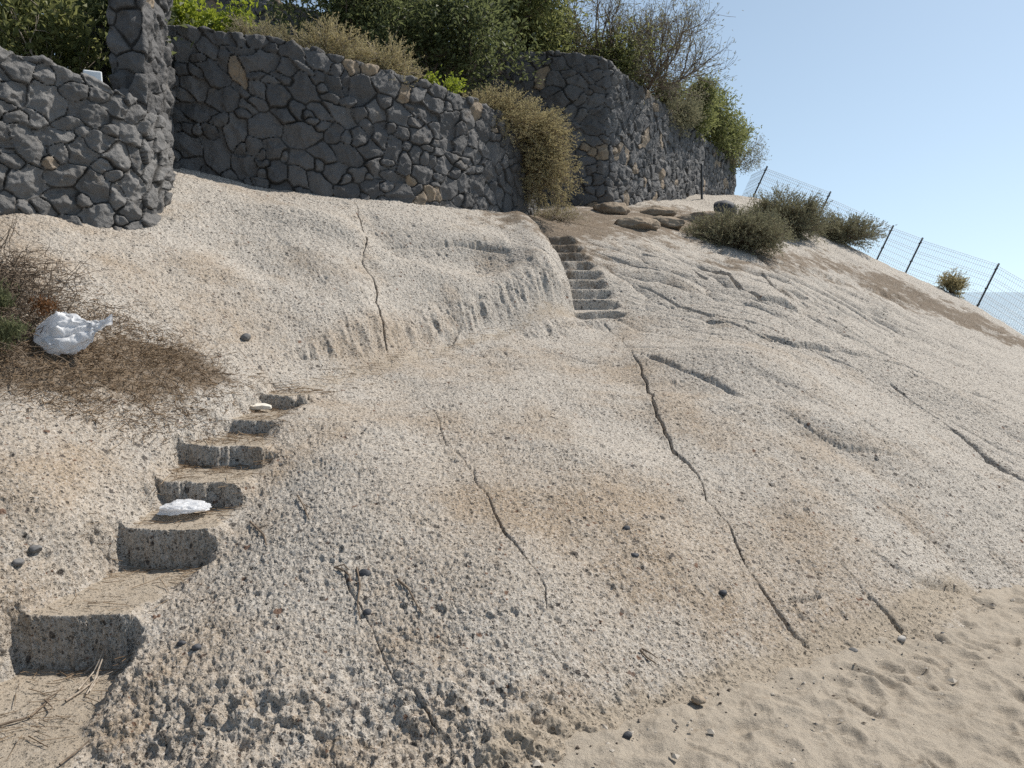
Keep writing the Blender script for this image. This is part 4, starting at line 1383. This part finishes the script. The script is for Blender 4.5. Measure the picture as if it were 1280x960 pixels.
# ------------------------------------------------------------------ litter objects
# white plastic bag: puffed pouch, pleats gathered into a twisted tail
def plastic_bag(center, ax, size, tail, label):
    nu, nv = 90, 72
    u = np.linspace(0, 1, nu); v = np.linspace(0, 2 * math.pi, nv, endpoint=False)
    U, Vv = np.meshgrid(u, v, indexing='ij')
    # radius along length: closed bottom, puffed belly, neck, little flared mouth
    rad_ = np.interp(U, [0, .03, .12, .3, .48, .62, .74, .82, .90, 1], [0, .6, .85, 1, .84, .58, .32, .18, .13, .24])
    ple = 1 + .12 * np.sin(Vv * 7 + 3 * U) * sstep(.2, .6, U) + .07 * np.sin(Vv * 13 + 5) * sstep(.3, .7, U)
    Xl = U * size[0] + .03 * np.sin(np.cos(Vv) * 5) * (1 - U) + tail * np.clip(U - .7, 0, 1)
    Yl = rad_ * np.cos(Vv) * ple * size[1] / 2
    Zl = rad_ * np.sin(Vv) * size[2] / 2
    th = np.cos(Vv)
    fq = np.stack([th.ravel() * 4.2, U.ravel() * 1.3, np.sign(np.sin(Vv)).ravel() * 3.0], 1)
    fold = (1 - 2.2 * np.abs(fbm(fq, 1.0, 3, 430))).reshape(U.shape)
    Zl = Zl + np.sign(np.sin(Vv)) * np.sqrt(np.abs(np.sin(Vv))) * .06 * fold * sstep(.0, .3, U) * rad_ + .30 * np.clip(U - .66, 0, 1)
    Yl = Yl + .03 * np.sin(U * 4) + .22 * np.clip(U - .72, 0, 1)
    P = np.stack([Xl, Yl, Zl], 2).reshape(-1, 3)
    nz = np.stack([fbm(P, 6, 3, 400 + k) for k in range(3)], 1) + .8 * np.stack([1 - 2.4 * np.abs(fbm(P, 11, 3, 410 + k)) for k in range(3)], 1)
    P += nz * .026 * sstep(0, .25, np.minimum(U, 1.02 - U).ravel())[:, None]
    P[:, 0] -= size[0] * .4
    A = np.array(ax[0], float); A /= np.linalg.norm(A)
    Nn = np.array(ax[1], float); Nn -= A * (A @ Nn); Nn /= np.linalg.norm(Nn)
    B = np.cross(Nn, A)
    P = P[:, :1] * A + P[:, 1:2] * B + P[:, 2:3] * Nn
    idx = np.arange(nu * nv).reshape(nu, nv)
    a = idx[:-1]; b = np.roll(idx, -1, 1)[:-1]; c_ = np.roll(idx, -1, 1)[1:]; d_ = idx[1:]
    Fc = np.stack([a, b, c_, d_], 2).reshape(-1, 4)
    o = mesh_from("plastic_bag", P, Fc, M_FILM)
    o.location = [float(k) for k in center]
    return tag(o, label, "plastic bag")


pb = hit(97, 436) + np.array([0.0, -.12, .08])
plastic_bag(pb, [(1, .3, .10), (.2, -.75, .7)], (.46, .35, .10), .12, "crumpled translucent white plastic bag with twisted neck on the dead bush")


def crumple(name, center, size, mat, label, cat, seed):
    bpy.ops.mesh.primitive_ico_sphere_add(subdivisions=5, radius=1)
    o = bpy.context.object
    V = np.array([v.co[:] for v in o.data.vertices])
    n1 = fbm(V, 1.3, 2, seed) * 1.2; n2 = 1 - 2 * np.abs(fbm(V, 2.6, 3, seed + 5))
    n3 = 1 - 2 * np.abs(fbm(V, 5.5, 3, seed + 9))
    V = V * (.90 + .42 * n1 + .24 * n2 + .10 * n3)[:, None] * np.array(size) / 2
    V[:, 2] = np.maximum(V[:, 2], -size[2] * .28 + .004 * fbm(V, 30, 2, 3))
    o.data.vertices.foreach_set("co", V.astype(np.float32).ravel())
    o.data.update()
    o.name = name; o.data.name = name; o.data.materials.append(mat)
    o.location = [float(a) for a in center]
    return tag(o, label, cat)


p_ = np.array([-1.97, 4.50, .435 + .035])
crumple("crumpled_tissue", p_, (.26, .18, .07), M_FILM, "crumpled white paper tissue lying on a carved step", "tissue", 500)

# torn board scrap on the top step
ph = np.array([-2.0, 6.06, .83])
bv = []
outl = [(-.095, -.03), (-.10, .03), (-.05, .05), (.03, .04), (.10, .01), (.115, -.035), (.05, -.05), (-.03, -.045)]
top = [(a, b_, .03 + .008 * math.sin(a * 40)) for a, b_ in outl]; bot = [(a, b_, 0.0) for a, b_ in outl]
V = np.array(bot + top)
ns = len(outl)
me = bpy.data.meshes.new("board_scrap")
faces = [list(range(ns))[::-1], list(range(ns, 2 * ns))] + [[k, (k + 1) % ns, ns + (k + 1) % ns, ns + k] for k in range(ns)]
me.from_pydata([tuple(v) for v in V], [], faces)
me.materials.append(M_SLAB)
o = bpy.data.objects.new("board_scrap", me); COL.objects.link(o)
bm_ = o.modifiers.new("bevel", 'BEVEL'); bm_.width = .004; bm_.segments = 2
o.location = (ph[0], ph[1], ph[2] + .005); o.rotation_euler = (.08, -.03, -.15)
tag(o, "torn cream board scrap lying on the top carved step", "board scrap")

# fine debris along the sand edge
dg = np.random.default_rng(77)
DV, DF = [], []
octa = np.array([[1, 0, 0], [-1, 0, 0], [0, 1, 0], [0, -1, 0], [0, 0, 1], [0, 0, -1.]])
of = np.array([[0, 2, 4], [2, 1, 4], [1, 3, 4], [3, 0, 4], [2, 0, 5], [1, 2, 5], [3, 1, 5], [0, 3, 5]])
for k in range(300):
    t = dg.uniform(0, 6); i = int(t); f_ = t - i
    b_ = SB[i] * (1 - f_) + SB[i + 1] * f_
    px_, py_ = b_[0] + dg.normal(0, .12) + (dg.random() < .25) * dg.uniform(0, .9), b_[1] + dg.normal(-.02, .06) - (dg.random() < .25) * dg.uniform(0, .6)
    zz = max(float(zfull([px_], [py_])[0]), sand_z(px_, py_))
    r_ = dg.uniform(.003, .012) * (1 + (dg.random() < .06))
    v_ = octa * dg.uniform(.5, 1.3, (6, 1)) * r_ * np.array([1.2, 1, .6]); an = dg.uniform(0, 6.3)
    v_ = np.stack([v_[:, 0] * math.cos(an) - v_[:, 1] * math.sin(an), v_[:, 0] * math.sin(an) + v_[:, 1] * math.cos(an), v_[:, 2]], 1)
    DV.append(v_ + np.array([px_, py_, zz + r_ * .3])); DF.append(of + 6 * k)
deb = mesh_from("stone_debris", np.concatenate(DV), np.concatenate(DF), mat_debris(), smooth=False)
tag(deb, "tiny stone chips and shell grit scattered where rock meets sand", None, kind="stuff")

# white block behind the low wall
p_ = at(115, 84, 8.0)
me = bpy.data.meshes.new("white_block")
hx, hy, hz = .088, .09, .14
V = [(sx_ * hx * (1 if zz_ < 0 else .93), sy_ * hy * (1 if zz_ < 0 else .93), zz_ * hz) for zz_ in (-1, 1) for sx_, sy_ in ((-1, -1), (1, -1), (1, 1), (-1, 1))]
me.from_pydata(V, [], [(3, 2, 1, 0), (4, 5, 6, 7), (0, 1, 5, 4), (1, 2, 6, 5), (2, 3, 7, 6), (3, 0, 4, 7)])
me.materials.append(M_WHITE)
o = bpy.data.objects.new("white_block", me); COL.objects.link(o)
bv_ = o.modifiers.new("bevel", 'BEVEL'); bv_.width = .012; bv_.segments = 3
o.location = (float(p_[0]), float(p_[1]), float(p_[2] - .19)); o.rotation_euler = (0, 0, .5)
tag(o, "small white block peeping over the low wall beside the pillar", "block")

# ------------------------------------------------------------------ fence
posts = [(921, 252, 24.0), (940, 250, 23.4), (1015, 290, 22.5), (1090, 337, 21.5), (1125, 355, 21.0), (1218, 390, 19.8), (1312, 440, 18.6)]
hts = [1.0, 1.02, 1.18, 1.28, 1.32, 1.32, 1.32]
PB = [ground(px, py, d) for px, py, d in posts]
fe = empty("wire_fence", PB[1], "dark-posted welded wire mesh fence running down the ridge against the sky", "fence")
LEAN = np.array([.40, 0, .92]); LEAN /= np.linalg.norm(LEAN)
for k in range(1, 7):
    b_, t_ = PB[k] - LEAN * .25, PB[k] + LEAN * hts[k]
    V, Fc = tubes([b_, t_], [t_, t_ + LEAN * .03], [.024, .030], [.024, .018], 8)
    post = mesh_from("post", V, Fc, M_STEEL, fe, smooth=False)
    for f_ in (.15, .5, .9):
        cc_ = PB[k] + LEAN * hts[k] * f_
        V, Fc = tubes([cc_ - np.array([.035, .02, 0])], [cc_ + np.array([.035, .02, 0]) + LEAN * .02], [.02], [.02], 6)
        cl = mesh_from("clamp", V, Fc, M_STEEL, fe)
        cl.parent = post; cl.location = (0, 0, 0)
for k in range(0, 6):
    a0, a1 = PB[k] + LEAN * .05, PB[k + 1] + LEAN * .05
    h0 = hts[k] - .10 - (.12 if k in (2,) else 0); h1 = hts[k + 1] - .06
    if k == 0: h0 = 1.0
    off_ = np.array([0, -.03, 0])
    P0, P1, rr2 = [], [], []
    L = np.linalg.norm(a1 - a0)
    nv = max(6, int(L / .055))
    for i in range(nv + 1):
        t = i / nv
        b_ = a0 + (a1 - a0) * t + off_
        h = h0 + (h1 - h0) * t
        P0.append(b_); P1.append(b_ + LEAN * h); rr2.append(.0026)
    for j in range(9):
        f_ = j / 8
        for dlt in ((0, .05) if j in (0, 3, 6, 8) else (0,)):
            s0 = a0 + off_ + LEAN * max(0, h0 * f_ - dlt); s1 = a1 + off_ + LEAN * max(0, h1 * f_ - dlt)
            P0.append(s0); P1.append(s1); rr2.append(.004)
    V, Fc = tubes(P0, P1, rr2, rr2, 4)
    mesh_from("mesh_panel", V, Fc, M_WIRE, fe)
# lone post by the wall face
p0 = ground(878, 262, 20.3)
p0 = at(878, 258, 20.2)
pt = at(877, 206, 20.2)
V, Fc = tubes([p0 - np.array([0, 0, .4]), pt], [pt, pt + np.array([0, 0, .03])], [.03, .034], [.03, .02], 8)
o = mesh_from("steel_post", V - p0, Fc, M_STEEL); o.location = [float(a) for a in p0]
tag(o, "thin dark steel post standing against the face of the tall wall", "post")

# ------------------------------------------------------------------ light
SUN_AZ, SUN_EL = 60.0, 50.0
sv = Vector((math.sin(R(SUN_AZ)) * math.cos(R(SUN_EL)), math.cos(R(SUN_AZ)) * math.cos(R(SUN_EL)), math.sin(R(SUN_EL))))
sd = bpy.data.lights.new("sun", 'SUN')
sd.energy = 5.0
sd.angle = R(.53)
sd.color = (1, .95, .87)
so = bpy.data.objects.new("sun", sd); COL.objects.link(so)
so.rotation_euler = (-sv).to_track_quat('-Z', 'Y').to_euler()
so.location = (20, 12, 30)
w = bpy.data.worlds.new("World"); scn.world = w
w.use_nodes = True
nt = w.node_tree
for n_ in list(nt.nodes): nt.nodes.remove(n_)
wo = nt.nodes.new('ShaderNodeOutputWorld'); bg = nt.nodes.new('ShaderNodeBackground'); sk = nt.nodes.new('ShaderNodeTexSky')
sk.sky_type = 'NISHITA'; sk.sun_disc = False
sk.sun_elevation = R(SUN_EL); sk.sun_rotation = R(SUN_AZ)
sk.air_density = 1.0; sk.dust_density = .4; sk.ozone_density = 2.0; sk.altitude = 0
tcn = nt.nodes.new('ShaderNodeTexCoord'); mp_ = nt.nodes.new('ShaderNodeMapping')
mp_.inputs['Scale'].default_value = (1, 1, .86); mp_.inputs['Location'].default_value = (0, 0, .13)
nt.links.new(tcn.outputs['Generated'], mp_.inputs['Vector']); nt.links.new(mp_.outputs[0], sk.inputs[0])
hs = nt.nodes.new('ShaderNodeHueSaturation'); hs.inputs['Saturation'].default_value = .74; hs.inputs['Hue'].default_value = .486
nt.links.new(sk.outputs[0], hs.inputs['Color']); nt.links.new(hs.outputs[0], bg.inputs[0]); nt.links.new(bg.outputs[0], wo.inputs[0])
bg.inputs[1].default_value = .125
scn.view_settings.view_transform = 'Standard'
scn.view_settings.look = 'None'
scn.view_settings.exposure = 0.15
scn.view_settings.gamma = 1.0
scn.view_settings.use_curve_mapping = False
scn.render.engine = 'CYCLES'
scn.cycles.max_bounces = 6
scn.cycles.use_denoising = False
